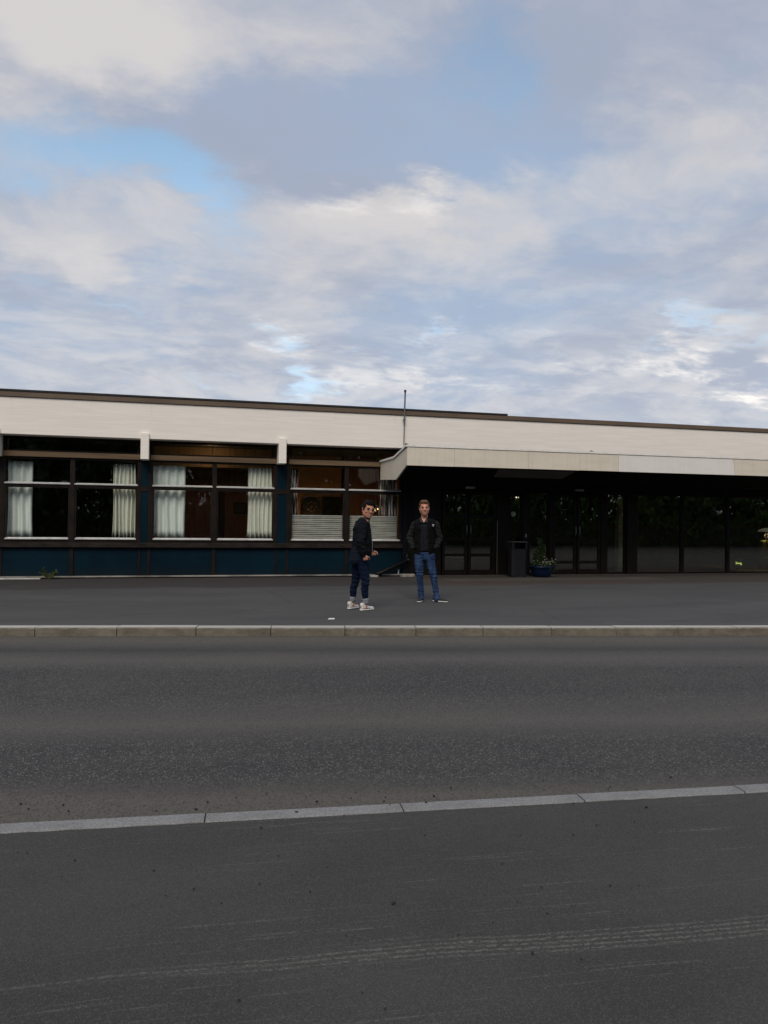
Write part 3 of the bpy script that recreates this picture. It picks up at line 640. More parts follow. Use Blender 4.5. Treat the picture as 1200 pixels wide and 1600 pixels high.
# carved arched ornament on the ochre wall
t = empty('wall_ornament', (3.70, 22.87, 1.2), 'dark carved arched panel with round rosette on the ochre wall', 'ornament')
arch = [(3.42, 22.84, 1.2), (3.98, 22.84, 1.2)] + [(3.70+.28*math.cos(a), 22.84, 1.88+.28*math.sin(a)) for a in [math.pi*k/12 for k in range(13)]]
MB().prism(arch, (0, .05, 0)).build('panel', vmat('dark_carved_wood', (.025, .016, .012), .5), t)
mb = MB()
for k in range(8):
    a = 2*math.pi*k/8; mb.ball((3.70+.14*math.cos(a), 22.835, 1.88+.14*math.sin(a)), .045, 2, (1, .3, 1))
mb.ball((3.70, 22.835, 1.88), .06, 2, (1, .3, 1)); mb.build('rosette', vmat('worn_carving', (.085, .055, .035), .4), t, smooth=True)
# lit lamp beside the patterned curtain
def emit(name, col, st):
    m = bpy.data.materials.new(name); m.use_nodes = True; b = m.node_tree.nodes['Principled BSDF']
    b.inputs['Base Color'].default_value = (*col, 1); b.inputs['Emission Color'].default_value = (*col, 1); b.inputs['Emission Strength'].default_value = st; return m
t = empty('chandelier', (5.05, 20.9, 2.0), 'small lit lamp with glowing warm bulbs beside the patterned curtain', 'lamp')
MB().tube([(5.20, 20.9, 2.35), (5.20, 20.9, 1.92)], .010, 8).build('stem', M_STEEL, t)
for k, (dx_, dz_) in enumerate(((-.06, 0), (.05, .0), (-.02, -.05))):
    MB().tube([(5.20, 20.9, 1.93), (5.20+dx_*.6, 20.88, 1.88+dz_), (5.20+dx_, 20.86, 1.83+dz_)], .007, 6).build('arm', M_STEEL, t)
    MB().ball((5.20+dx_, 20.85, 1.79+dz_), (.030, .022, .018)[k], 2).build('bulb', emit('warm_bulb' if k < 2 else 'warm_bulb_dim', (1, .66, .30), (3.2, 1.6, 1.0)[k]), t, smooth=True)
def point(name, loc, e, col, r=.06):
    l = bpy.data.lights.new(name, 'POINT'); l.energy = e; l.color = col; l.shadow_soft_size = r
    o = bpy.data.objects.new(name, l); C.objects.link(o); o.location = loc
point('chandelier_light', (5.15, 20.95, 1.72), 2.2, (1, .60, .28)); point('assumed_floor_lamp_light', (3.7, 22.5, 1.30), 3.6, (1, .62, .30), .08)  # the second is an assumed, unseen source that warms the lower ochre wall
t = empty('assumed_floor_lamp', (3.7, 22.4, .016), 'small assumed warm lamp, unseen behind the left pleated blind, added to light the ochre wall', 'lamp')  # assumed lamp kept out of sight, added to brighten the ochre wall low down
MB().lathe((3.7, 22.4, 1.16), [(.13, 0), (.12, .02), (.07, .13), (.065, .14)], 20).build('shade', vmat('brown_shade', (.10, .05, .02), .6), t, smooth=True)
MB().tube([(3.7, 22.4, .03), (3.7, 22.4, 1.17)], .012, 8).build('stem', M_DARKMETAL, t); MB().lathe((3.7, 22.4, .016), [(.12, 0), (.11, .025)], 20).build('foot', M_DARKMETAL, t)
t = empty('assumed_ceiling_fitting', (.70, 20.45, 2.9), 'small assumed warm hanging light, unseen behind the brown transom beam of the middle window', 'lamp')  # assumed fitting hidden by the beam, added for the warm clerestory glow
MB().tube([(.70, 20.45, 3.0), (.70, 20.45, 3.4)], .006, 6).build('cord', M_DARKMETAL, t)
MB().lathe((.70, 20.45, 2.955), [(.09, 0), (.10, .02), (.05, .05)], 20).build('housing', M_CEIL, t, smooth=True)
MB().lathe((.70, 20.45, 2.94), [(.075, 0), (.085, .013)], 20).build('diffuser', emit('warm_diffuser', (1, .60, .28), .35), t)
point('assumed_ceiling_light', (.7, 20.75, 3.1), 3.6, (1, .62, .30), .1)  # assumed source added for the warm glow in the middle room
part('glow_catch_board', MB().box(-.84, 2.34, 21.4, 21.45, 2.86, 3.39), vmat('warm_board', (.30, .19, .10), .6, .2, 3, stretch=(4, 1, .5)))  # board added to catch the assumed hanging light's glow behind the clerestory
# picture in the middle room
t = empty('picture_frame', (1.6, 22.97, 1.5), 'dim framed picture on the red-brown wall of the middle room', 'picture')
MB().ring(1.43, 1.78, 22.94, 22.985, 1.62, 1.95, .03, .03, .03, .03).build('frame', M_FRAME, t); MB().box(1.45, 1.76, 22.96, 22.975, 1.64, 1.93).build('print', vmat('dim_print', (.10, .05, .035), .5, .4), t)
# dial clock in the lobby, and shapes standing in for reflections in its glass
t = empty('mirrored_lantern', (9.45, 20.9, 1.9), 'dark bell-shaped lantern whose glowing spots stand in for a light mirrored in the glass, above the litter bin', 'lantern')
MB().lathe((9.47, 20.9, 1.92), [(.20, 0), (.205, .02), (.20, .16), (.16, .28), (.08, .36), (.02, .40)], 20).build('shade', vmat('smoked_shade', (.05, .05, .055), .25), t, smooth=True)
MB().tube([(9.47, 20.9, 2.32), (9.47, 20.9, 3.4)], .008, 6).build('cord', M_DARKMETAL, t)
MB().ball((9.36, 20.68, 2.19), .022, 2).build('bulb', emit('mirrored_spot', (1, .95, .85), 2.0), t); MB().ball((9.42, 20.67, 2.19), .018, 2).build('bulb', emit('mirrored_spot_dim', (1, .95, .85), 1.0), t)  # glowing balls stand in for a light mirrored in the entrance glass
t = empty('dial_clock', (8.93, YW-.03, 1.7), 'small round pale dial clock on the glass above the litter bin', 'clock')
def disc(r, y0, y1): return MB().tube([(8.80, y0, 1.69), (8.80, y1, 1.69)], r, 24)
disc(.072, YW-.005, YW-.03).build('case', M_STEEL, t); disc(.062, YW-.031, YW-.036).build('face', vmat('dial_face', (.30, .30, .27), .5), t)
mb = MB().box(8.797, 8.803, YW-.041, YW-.037, 1.685, 1.735); mb.box(8.80, 8.83, YW-.041, YW-.037, 1.687, 1.693); mb.build('hand', M_DARKMETAL, t)
t = empty('reflection_shade', (18.25, 21.0, .75), 'white glowing shade standing in for a reflection in the lobby glass at the right edge', 'lamp')
MB().lathe((18.30, 21.0, 1.26), [(.28, 0), (.24, .05), (.13, .10), (.02, .12)], 24).build('shade', emit('glowing_reflection_white', (.85, .83, .78), .10), t, smooth=True)  # glowing shade stands in for a white shape mirrored in the glass
MB().tube([(18.3, 21, .016), (18.3, 21, 1.25)], .02, 8).build('stem', M_DARKMETAL, t)
point('lobby_fill_light', (18.3, 21.0, 1.12), 5.0, (1, .80, .50), .08)  # fill light added to brighten the lobby, no known lamp
t = empty('armchair_stand_in', (18.4, 20.75, .016), 'olive yellow chair shape standing in for a yellow-green reflection at the right edge of the lobby', 'chair')  # chair shape stands in for a yellow-green spot mirrored in the glass
mb = MB().box(18.13, 18.75, 20.6, 21.0, .2, .46); mb.build('seat', vmat('olive_fabric', (.10, .105, .02), .9), t, bevel=.04)
MB().box(18.13, 18.75, 21.04, 21.2, .2, .98).build('backrest', vmat('olive_fabric_back', (.09, .095, .018), .9), t, bevel=.05)
for x in (18.17, 18.71):
    for y in (20.63, 21.16): MB().tube([(x, y, .016), (x, y, .21)], .02, 8).build('leg', M_DARKMETAL, t)
t = empty('green_reflection', (17.2, 21.0, .016), 'small glowing green-yellow shape standing in for a reflection in the rightmost lobby glass', 'sign')
MB().box(17.06, 17.40, 21.0, 21.05, .12, .36).build('case', vmat('green_reflection_case', (.06, .08, .01), .4), t, bevel=.01)
sg = emit('green_reflection_glow', (.75, .92, .26), .75)
mb = MB().box(17.12, 17.33, 20.985, 20.998, .215, .255); mb.box(17.12, 17.15, 20.985, 20.998, .256, .29); mb.box(17.30, 17.34, 20.985, 20.998, .18, .214); mb.build('glow_shape', sg, t)  # glowing bars stand in for a green reflection in the glass
MB().box(17.2, 17.26, 21.01, 21.04, .016, .12).build('foot', M_DARKMETAL, t)

# ------------------------------------------------------------------ bin, pot and plants by the entrance
bx_, by_ = 8.645, 19.02
t = empty('litter_bin', (bx_, by_, 0), 'tall dark grey litter bin with slot opening beside the entrance doors', 'litter bin')
M_BIN = vmat('bin_grey', (.010, .0105, .0125), .45, .2, 5, spec=.25)
def octo(hw, hd, z0, z1, c=.05):
    pts = [(-hw+c, -hd), (hw-c, -hd), (hw, -hd+c), (hw, hd-c), (hw-c, hd), (-hw+c, hd), (-hw, hd-c), (-hw, -hd+c)]
    return MB().prism([(bx_+a, by_+b, z0) for a, b in pts], (0, 0, z1-z0))
octo(.215, .17, .03, .74).build('body', M_BIN, t, bevel=.008); octo(.19, .15, .0, .03).build('foot', M_DARKMETAL, t)
mb = MB(); mb.box(bx_-.215, bx_-.15, by_-.17, by_+.17, .742, .92); mb.box(bx_+.17, bx_+.215, by_-.17, by_+.17, .742, .92); mb.box(bx_-.15, bx_+.17, by_+.10, by_+.17, .742, .92)
mb.build('hood', M_BIN, t, bevel=.008)
MB().box(bx_-.23, bx_+.23, by_-.185, by_+.185, .921, .952).build('lid', vmat('bin_lid', (.05, .05, .053), .35), t, bevel=.01)
MB().box(bx_-.149, bx_+.169, by_-.12, by_+.099, .743, .75).build('inner_liner', M_BLACK, t)
px_, py_ = 9.36, 19.0
pot = MB().lathe((px_, py_, 0), [(.20, 0), (.235, .04), (.29, .16), (.315, .25), (.335, .26), (.335, .30), (.30, .30), (.285, .25), (.02, .245)], 32).build('flower_pot', mat('blue_glaze', (.002, .010, .036), .35, 0, .3, varied((.002, .010, .036), .25, 6)), smooth=True, loc=(px_, py_, 0))
tag(pot, 'round glossy blue flower pot on the ground between the entrance doors', 'flower pot')
def leaf_cloud(pts, size, m, name, parent=None, flat=False, rnd=random, loc=None):
    mb = MB()
    for q in pts:
        s_ = size*rnd.uniform(.6, 1.4); e = Euler((rnd.uniform(0, 6.3), rnd.uniform(0, 6.3), rnd.uniform(0, 6.3))).to_matrix()
        mb.bm.faces.new([mb.bm.verts.new(Vector(q) + e @ Vector(v)*s_) for v in ((-.5, 0, 0), (0, .28, .05), (.5, 0, 0), (0, -.28, .05))])
    return mb.build(name, m, parent, loc=loc)
def leaf_mat(name, a, b_):
    def fn(g, b):
        oi = g.n('ShaderNodeNewGeometry'); r_ = S(g, oi.outputs['Random Per Island']); n = g.noise(g.coord(), 1.2, 3, .6)
        g.put(b.inputs['Base Color'], g.mix(g.m('MULTIPLY_ADD', n, .6, r_*.5 - .05, clamp=True), a, b_))
    return mat(name, a, .6, 0, .3, fn)
M_LEAF = leaf_mat('shrub_leaf', (.008, .020, .004), (.026, .046, .009)); M_STEM = vmat('stem_bark', (.045, .03, .02), .9)
t = empty('shrub', (px_-.02, py_+.02, .25), 'upright dark green shrub growing in the blue flower pot', 'shrub')
pts = []
for _ in range(1500):
    z = random.uniform(.0, .78); rr = .24*(1-.75*z/.78)*math.sqrt(random.random()); a = random.uniform(0, 6.3); pts.append((px_-.04+rr*math.cos(a)+.03*math.sin(z*14), py_+rr*math.sin(a), .26+z))
leaf_cloud(pts, .055, M_LEAF, 'foliage', t)
mb = MB()
for k in range(7): a = k*.9; mb.tube([(px_-.04, py_, .24), (px_-.04+.05*math.cos(a), py_+.05*math.sin(a), .55), (px_-.04+.11*math.cos(a), py_+.11*math.sin(a), .8)], [.010, .007, .003], 6)
mb.build('stem', M_STEM, t)
t = empty('flower_plant', (px_+.08, py_-.18, .25), 'small white flowers blooming over the rim of the blue pot', 'flowers')
leaf_cloud([(px_+.06+random.gauss(0, .13), py_-.20+random.gauss(0, .05), .33+random.gauss(0, .06)) for _ in range(420)], .045, M_LEAF, 'foliage', t)
mb = MB()
for _ in range(50):
    c = (px_+.02+random.gauss(0, .12), py_-.25+random.gauss(0, .045), .40+random.gauss(0, .055)); mb.ball(c, random.uniform(.009, .016), 1, (1, 1, .5))
mb.build('blossom', vmat('white_petal', (.42, .42, .38), .7), t)
wx, wy = -3.02, 19.36
t = empty('weed', (wx, wy, 0), 'small straggly green weed at the foot of the blue panels on the left', 'weed')
pts = []
mb = MB()
for k in range(16):
    a = random.uniform(0, 6.3); l = random.uniform(.15, .34); e = Vector((math.cos(a)*l*.75, math.sin(a)*l*.3, l*random.uniform(.4, 1)))
    mb.tube([(wx, wy, 0), (wx+e.x*.5, wy+e.y*.5, e.z*.65), (wx+e.x, wy+e.y, e.z)], [.004, .003, .0015], 5)
    for j in range(16): f = random.uniform(.25, 1.05); pts.append((wx+e.x*f+random.gauss(0, .015), wy+e.y*f+random.gauss(0, .012), max(.01, e.z*f+random.gauss(0, .012))))
mb.build('stem', leaf_mat('weed_stem', (.06, .07, .02), (.08, .08, .03)), t)
leaf_cloud(pts, .05, leaf_mat('weed_leaf', (.03, .045, .010), (.075, .082, .022)), 'foliage', t)

# ------------------------------------------------------------------ trees across the street, behind the viewer (seen as reflections in the glass)
M_TLEAF = leaf_mat('tree_leaf', (.035, .075, .014), (.10, .16, .035)); M_BARK = vmat('bark', (.06, .045, .032), .9, .4, 8)
def tree(x, y, h, rad, seed, label):
    rnd = random.Random(seed); t = empty('tree', (x, y, -.13), label, 'tree', 'trees on the grass bank behind the viewer')
    mb = MB().tube([(x, y, -.15), (x+.1, y, h*.3), (x-.05, y+.1, h*.8)], [.18, .13, .04], 8); pts = []
    for k in range(56):
        a = rnd.uniform(0, 6.3); z = h*rnd.uniform(.10, .95); rr = rad*math.sqrt(max(.08, 1-((z/h-.42)/.58)**2))*rnd.uniform(.25, .95)
        c = Vector((x+rr*math.cos(a), y+rr*math.sin(a), z)); mb.tube([(x, y, z*.75), ((x+c.x)/2, (y+c.y)/2, z*.92), c], [.05, .03, .01], 5)
        cr_ = rad*rnd.uniform(.34, .56)
        for _ in range(110): v = Vector((rnd.gauss(0, 1), rnd.gauss(0, 1), rnd.gauss(0, .8))); pts.append(c + v*cr_*.5)
    mb.build('trunk', M_BARK, t); leaf_cloud(pts, .46, M_TLEAF, 'crown', t, rnd=rnd); return t
protos = [tree(-13, -14, 9.0, 3.0, 50, ''), tree(-8.4, -15, 10.0, 3.2, 51, ''), tree(-3.8, -14.5, 8.6, 3.0, 52, '')]
NUM = 'first second third fourth fifth sixth seventh eighth ninth tenth eleventh twelfth thirteenth fourteenth fifteenth'.split()
for i in range(15):
    t = protos[i] if i < 3 else copy_tree(protos[i % 3])
    t.location = (-13 + 4.6*i, -14.3 + (i*37 % 11)*.14, -.13)
    if i >= 3: t.rotation_euler.z = i*1.3
    t['label'] = 'dense leafy tree on the grass bank behind the viewer, %s in the row' % NUM[i]
hp = []
for _ in range(26000):
    x = random.uniform(-16, 54); hp.append((x, -11.6 + random.gauss(0, .35), random.uniform(-.1, 1.9 + .25*math.sin(x*.9) + .15*math.sin(x*2.3))))
t = empty('hedge', (0, -11.6, -.13), 'long clipped green hedge across the street behind the viewer', 'hedge')
leaf_cloud(hp, .26, M_TLEAF, 'foliage', t)
MB().box(-16, 54, -11.9, -11.3, -.13, 1.5).build('blocking_core', M_BARK, t)  # solid dark core added so no light shows through the hedge

# ------------------------------------------------------------------ people
ICO = None
def _sph():
    global ICO
    if ICO is None:
        b = bmesh.new(); bmesh.ops.create_icosphere(b, subdivisions=2, radius=1); ICO = [v.co.copy() for v in b.verts]; b.free()
    return ICO
def hull_into(bm, balls):
    """convex hull of balls / ellipsoids [(centre, radius or (rx,ry,rz))]"""
    vs_ = []
    for c, r in balls:
        r = (r, r, r) if not hasattr(r, '__len__') else r; c = Vector(c)
        vs_ += [bm.verts.new(c + Vector((q.x*r[0], q.y*r[1], q.z*r[2]))) for q in _sph()]
    res = bmesh.ops.convex_hull(bm, input=vs_)
    bmesh.ops.delete(bm, geom=list({e for e in list(res['geom_interior']) + list(res['geom_unused']) if isinstance(e, bmesh.types.BMVert)}), context='VERTS')
class Body:
    def __init__(s): s.bm = bmesh.new(); s.X = Matrix()
    def hull(s, *balls):
        b = bmesh.new(); hull_into(b, balls); b.transform(s.X)
        me = bpy.data.meshes.new('t'); b.to_mesh(me); b.free(); s.bm.from_mesh(me); bpy.data.meshes.remove(me); return s
    def chain(s, *pr):
        for a, b in zip(pr, pr[1:]): s.hull(a, b)
        return s
    def mesh(s, name, voxel, smooth=6, factor=.5):
        me = bpy.data.meshes.new('t'); s.bm.to_mesh(me); s.bm.free(); o = bpy.data.objects.new('t', me); C.objects.link(o)
        m = o.modifiers.new('r', 'REMESH'); m.mode = 'VOXEL'; m.voxel_size = voxel
        if smooth: k = o.modifiers.new('s', 'SMOOTH'); k.iterations = smooth; k.factor = factor
        dg = bpy.context.evaluated_depsgraph_get(); dg.update()
        r = bpy.data.meshes.new_from_object(o.evaluated_get(dg)); r.name = name
        bpy.data.objects.remove(o); bpy.data.meshes.remove(me)
        for q in r.polygons: q.use_smooth = True
        return r
def link(name, me, mats, parent=None):
    for m in mats: me.materials.append(m)
    o = bpy.data.objects.new(name, me); C.objects.link(o); o.parent = parent; return o
def skin(name, c, red):
    def fn(g, b):
        n = g.noise(g.coord(), 14, 4, .6); g.put(b.inputs['Base Color'], g.mix(g.smooth(n, .35, .65), c, red))
        b.inputs['Subsurface Weight'].default_value = .1; b.inputs['Subsurface Radius'].default_value = (.01, .004, .002)
    return mat(name, c, .5, 0, .35, fn)
def fabric(name, a, b_, scale=10, stretch=(1, 1, 1), folds=.6, fscale=9, fstretch=(1, 1, 2.2), weave=220):
    def fn(g, b):
        co = g.coord(); n = g.noise(g.scale(co, *stretch), scale, 5, .6); f = g.noise(g.scale(co, *fstretch), fscale, 3, .5, 1.2); wv_ = g.noise(co, weave, 2, .5)
        g.put(b.inputs['Base Color'], g.mix(g.smooth(n, .32, .68), a, b_)); g.put(b.inputs['Normal'], g.bump(f + wv_*.05, folds, .03)); b.inputs['Specular IOR Level'].default_value = .08
    return mat(name, a, .85, 0, .2, fn)
def head(B, yaw, tilt, c, sc, lean=0, wide=1.0):
    B.X = Matrix.Translation(c) @ Matrix.Rotation(yaw, 4, 'Z') @ Matrix.Rotation(lean, 4, 'Y') @ Matrix.Rotation(tilt, 4, 'X') @ Matrix.Scale(sc, 4) @ Matrix.Diagonal((wide, 1, 1, 1))
    B.hull(((0, .022, .038), (.075, .092, .082)))
    B.hull(((0, -.020, .02), (.068, .070, .07)), ((0, -.056, -.086), (.032, .026, .022)), ((.043, -.004, -.052), .028), ((-.043, -.004, -.052), .028), ((0, -.060, -.05), (.042, .026, .03)))
    B.hull(((.034, -.078, .034), (.018, .012, .009)), ((-.034, -.078, .034), (.018, .012, .009)))
    B.hull(((0, -.086, .022), .009), ((0, -.104, -.016), .0115), ((.013, -.090, -.022), .0085), ((-.013, -.090, -.022), .0085))
    for s_ in (-1, 1):
        B.hull(((s_*.038, -.058, -.016), (.026, .020, .018)))
        B.hull(((s_*.076, .012, .016), (.007, .015, .018)), ((s_*.072, .004, -.022), (.006, .010, .012)))
    B.hull(((.024, -.080, -.044), .005), ((0, -.086, -.047), .006), ((-.024, -.080, -.044), .005))
    B.hull(((.020, -.077, -.061), .005), ((0, -.084, -.064), .006), ((-.020, -.077, -.061), .005))
    B.hull(((0, .015, -.05), (.052, .05, .03)), ((0, .03, -.13), (.054, .052, .03)))
    X = B.X.copy(); B.X = Matrix(); return X
def paint_face(me, X, hand_z=None):
    inv = X.inverted()
    for q in me.polygons:
        h = inv @ q.center
        if abs(h.x) > .09 or h.y > -.03 or abs(h.z) > .13: continue
        for s_ in (-1, 1):
            if ((h.x-s_*.031)/.0155)**2 + ((h.z-.013)/.0085)**2 < 1: q.material_index = 1
            if ((h.x-s_*.033)/.021)**2 + ((h.z-.036+.06*abs(abs(h.x)-.033))/.0065)**2 < 1: q.material_index = 2
        if h.y < -.06:
            zz = h.z + .056 - 14*h.x*h.x
            if (h.x/.028)**2 + (zz/.0095)**2 < 1: q.material_index = 3
            if (h.x/.019)**2 + ((zz-.001)/.0055)**2 < 1: q.material_index = 4
def hand(B, wr, d, n, thumb, curl=.5, sc=1.0):
    """wrist, direction of the fingers, direction the palm faces, side the thumb leaves from; curl 0 open .. 1 closed"""
    d = Vector(d).normalized(); n = Vector(n); n = (n - d*n.dot(d)).normalized(); t = Vector(thumb); t = (t - d*t.dot(d) - n*t.dot(n)).normalized(); w_ = Vector(wr)
    P = lambda a, b, c: w_ + (d*a + t*b + n*c)*sc
    B.hull((P(.0, .012, 0), .019*sc), (P(.0, -.012, 0), .019*sc), (P(.075, .030, .004), .0125*sc), (P(.075, -.030, .004), .0115*sc), (P(.04, .030, .008), .014*sc))
    for k, (off, L, r) in enumerate(((.030, .070, .0090), (.011, .080, .0092), (-.010, .075, .0088), (-.030, .058, .0080))):
        q = P(.080, off, .004); a = .25 + curl*.9 + .08*k; dd = d
        for seg in (.45, .32, .23):
            dd = (d*math.cos(a) + n*math.sin(a) + t*(off*.9)).normalized(); e = q + dd*L*seg*sc
            B.hull((q, r*sc), (e, r*.9*sc)); q = e; a += .35 + curl*.75; r *= .93
    q = P(.022, .030, .010); e1 = q + (d*.55 + t*.65 + n*.45).normalized()*.042*sc; e2 = e1 + (d*.8 + t*.15 + n*.5).normalized()*.032*sc; e3 = e2 + (d*.8 - t*.2 + n*.5).normalized()*.024*sc
    B.chain((q, .0135*sc), (e1, .0115*sc), (e2, .0102*sc), (e3, .0085*sc))
def jitter(me, amp, sc, seed=0):
    for v in me.vertices:
        n = noise.noise_vector(v.co*sc + Vector((seed, 0, 0))); v.co += v.normal*n.x*amp
def ridges(me, amp, fn):
    nrm = [v.normal.copy() for v in me.vertices]
    for v, n in zip(me.vertices, nrm): v.co += n*amp*fn(v.co)
def shoe(name, ank, yaw, m_up, m_sole, parent, L=.29, high=.085, extras=None):
    X = Matrix.Translation((ank[0], ank[1], 0)) @ Matrix.Rotation(yaw, 4, 'Z')
    B = Body(); B.X = X                                     # local: toe towards -y
    B.hull(((0, .055, .055), (.034, .03, .03)), ((0, .05, high+.012), (.033, .034, .014)), ((0, -.01, high+.005), (.035, .03, .016)))
    B.hull(((0, .055, .042), (.036, .032, .022)), ((0, -.05, .055), (.043, .05, .030)), ((0, -.01, high), (.036, .03, .016)))
    B.hull(((0, -.05, .048), (.043, .05, .030)), ((.004, -L+.115, .036), (.040, .042, .022)))
    up_ = link('shoe', B.mesh('shoe', .006, 5), [m_up], parent)
    B = Body(); B.X = X
    B.hull(((0, .058, .016), (.040, .036, .015)), ((0, -.03, .016), (.041, .05, .015)), ((.003, -L+.115, .016), (.046, .048, .015)))
    so_ = link('sole', B.mesh('sole', .006, 2), [m_sole], up_)
    return up_, X

# --- the man on the right: faces the viewer, hands in the jacket pockets
M_SKIN_A = skin('fair_skin', (.46, .235, .155), (.52, .215, .145)); M_SKIN_B = skin('tan_skin', (.42, .215, .135), (.46, .20, .130))
M_EYE = mat('dark_eye', (.018, .010, .008), .2); M_BROW_A = mat('brown_brow', (.11, .06, .035), .8); M_BROW_B = mat('black_brow', (.012, .010, .009), .8)
M_LIP = mat('lips', (.27, .075, .060), .5); M_TEETH = mat('teeth', (.58, .50, .44), .4)
sA = .0116; XA, ZA = 662, 940
def A(px, py, y=0): return Vector(((px-XA)*sA, y, (ZA-py)*sA))
pos = at(665, 940); pA = Vector((pos.x, pos.y, 0))
B = Body()
hc = A(658.5, 794.8, -.03)
XhA = head(B, R(4), R(4), hc, 1.13, R(-3), 1.03)
nb = A(658.5, 811, .02); chest = A(659, 826, .0); waist = A(659, 852, 0); pel = A(659, 868, 0)
B.hull((hc + Vector((0, .03, -.10)), (.054, .052, .03)), (nb, (.060, .056, .03)))
B.hull((nb + Vector((0, -.002, .0)), (.07, .060, .02)), (A(658.5, 817, -.032), (.045, .035, .03)), (A(645.5, 818.5, .01), .038), (A(674, 817.5, .01), .038), (chest, (.16, .095, .05)))
B.hull((chest, (.155, .095, .08)), (waist, (.13, .082, .06)), (pel, (.125, .08, .05)))
hipL, kneL, ankL = A(651.5, 868, 0), A(652, 899, -.03), A(655, 930.5, .0)
hipR, kneR, ankR = A(668, 868, 0), A(674, 899, -.05), A(679.0, 930.5, -.02)
for h_, k_, a_ in ((hipL, kneL, ankL), (hipR, kneR, ankR)):
    B.chain((h_, .066), (k_, .044), (a_.lerp(k_, .55) + Vector((0, .012, 0)), .040), (a_, .032))
    td = Matrix.Rotation(R(-12) if a_ is ankL else R(58), 3, 'Z') @ Vector((0, -1, 0))
    B.hull((a_, .030), (a_ + Vector((0, 0, -.07)), .028)); B.hull((a_ - td*.03 + Vector((0, 0, -.078)), .024), (a_ + td*.10 + Vector((0, 0, -.082)), .018), (a_ + td*.03 + Vector((0, 0, -.07)), .024))
shL, elL, wrL = A(643.8, 820.5, .02), A(635.3, 840, .07), A(641.5, 855, -.05)
shR, elR, wrR = A(676.0, 819.5, .02), A(683.0, 840, .08), A(677, 856, -.05)
for s_, e_, w_ in ((shL, elL, wrL), (shR, elR, wrR)): B.chain((s_, .052), (e_, .040), (w_, .027))
hand(B, wrL + Vector((.025, .035, .01)), Vector((.62, .12, -.75)), Vector((.8, .4, .2)), Vector((0, -1, 0)), .35, .85); hand(B, wrR + Vector((-.025, .035, .01)), Vector((-.62, .12, -.75)), Vector((-.8, .4, .2)), Vector((0, -1, 0)), .35, .85)
me = B.mesh('person', .0055, 4)
manA = link('person', me, [M_SKIN_A, M_EYE, M_BROW_A, M_LIP, M_TEETH]); paint_face(me, XhA)
tag(manA, 'smiling fair-haired man in dark open jacket and blue jeans, hands in pockets', 'person')
# hair: short sides, swept-up top
B = Body(); B.X = XhA
B.hull(((0, .045, .030), (.082, .080, .070)), ((0, .03, .10), (.066, .07, .03)))
B.hull(((0, -.035, .108), (.066, .045, .024)), ((0, .03, .118), (.062, .06, .022)), ((.01, -.055, .104), (.055, .028, .018)))
for s_ in (-1, 1): B.hull(((s_*.066, -.012, .065), (.014, .03, .032)), ((s_*.071, .0, .02), (.007, .014, .022)))
me = B.mesh('hair', .0055, 2); ridges(me, .006, lambda c: noise.noise(Vector((c.x*70, c.y*25, c.z*30))))
link('hair', me, [fabric('sandy_hair', (.085, .042, .022), (.17, .090, .047), 60, (3, 1, 1), .5, 60)], manA)
# jeans
def wr_(c, a=1, k=46): return math.sin(c.z*k + 9*c.x + 3.5*noise.noise(c*7))*a
DEN_A = fabric('blue_denim', (.010, .024, .064), (.034, .064, .130), 6, (2, 2, .6), .7, 11, (1.2, 1.2, 2.4)); DEN_B = fabric('dark_denim', (.0032, .0060, .0185), (.0070, .0125, .033), 6, (2, 2, .6), .5, 10)
B = Body()
B.hull((A(659.5, 864, 0), (.165, .105, .03)), (A(659.5, 873, 0), (.165, .105, .05)))
for h_, k_, a_, s_ in ((hipL, kneL, ankL, -1), (hipR, kneR, ankR, 1)):
    B.hull((h_, .098), (h_ + Vector((0, 0, -.10)), .094)); B.chain((h_ + Vector((0, 0, -.10)), .094), (k_, .066), (a_.lerp(k_, .5) + Vector((0, .012, 0)), .059), (a_ + Vector((0, .008, .0)), .055), (a_ + Vector((0, -.022, -.055)), .058))
me = B.mesh('jeans', .008, 6)
def jf_(c):
    k = math.exp(-((c.z-.50)/.09)**2)*1.5 + math.exp(-((c.z-.14)/.10)**2)*1.3 + .45*math.exp(-((c.z-.78)/.12)**2)
    return k*math.sin(c.z*95 + (14 if c.x > 0 else -9)*c.x + 4*noise.noise(c*9)) + 1.2*noise.noise(c*11)
ridges(me, .0050, jf_); link('jeans', me, [DEN_A], manA)
M_BSHOE = vmat('dark_canvas', (.014, .015, .018), .8, .3, 20); M_WSOLE = vmat('white_rubber', (.60, .585, .56), .6, .1)
shoe('shoe', (ankL.x-.0, ankL.y+.0, 0), R(-12), M_BSHOE, M_WSOLE, manA); shoe('shoe', (ankR.x+.01, ankR.y, 0), R(58), M_BSHOE, M_WSOLE, manA)
# shirt and jacket
def torsoA(B, g_):
    B.hull((nb + Vector((0, .0, .004)), (.080+g_, .064+g_, .022)), (A(646, 819, .01), .044+g_), (A(673.5, 818, .01), .044+g_), (chest, (.165+g_, .108+g_, .06)))
    B.hull((chest, (.165+g_, .108+g_, .09)), (A(659, 851, 0), (.172+g_, .115+g_, .05)), (A(659, 860, 0), (.172+g_, .118+g_, .04)))
B = Body(); torsoA(B, .0)
me = B.mesh('shirt', .008, 5); ridges(me, .003, lambda c: noise.noise(c*13))
bm = bmesh.new(); bm.from_mesh(me); cx = chest.x - .012
bmesh.ops.delete(bm, geom=[f for f in bm.faces if (lambda c: c.y < -.01 and c.z > 1.432 and abs(c.x-cx) < (c.z-1.432)*.62)(f.calc_center_median())], context='FACES'); bm.to_mesh(me); bm.free()
shirt = link('shirt', me, [fabric('dark_check_cotton', (.0070, .0075, .0105), (.0160, .0165, .022), 28, (1, .2, 1.3), .4, 12)], manA)
B = Body()
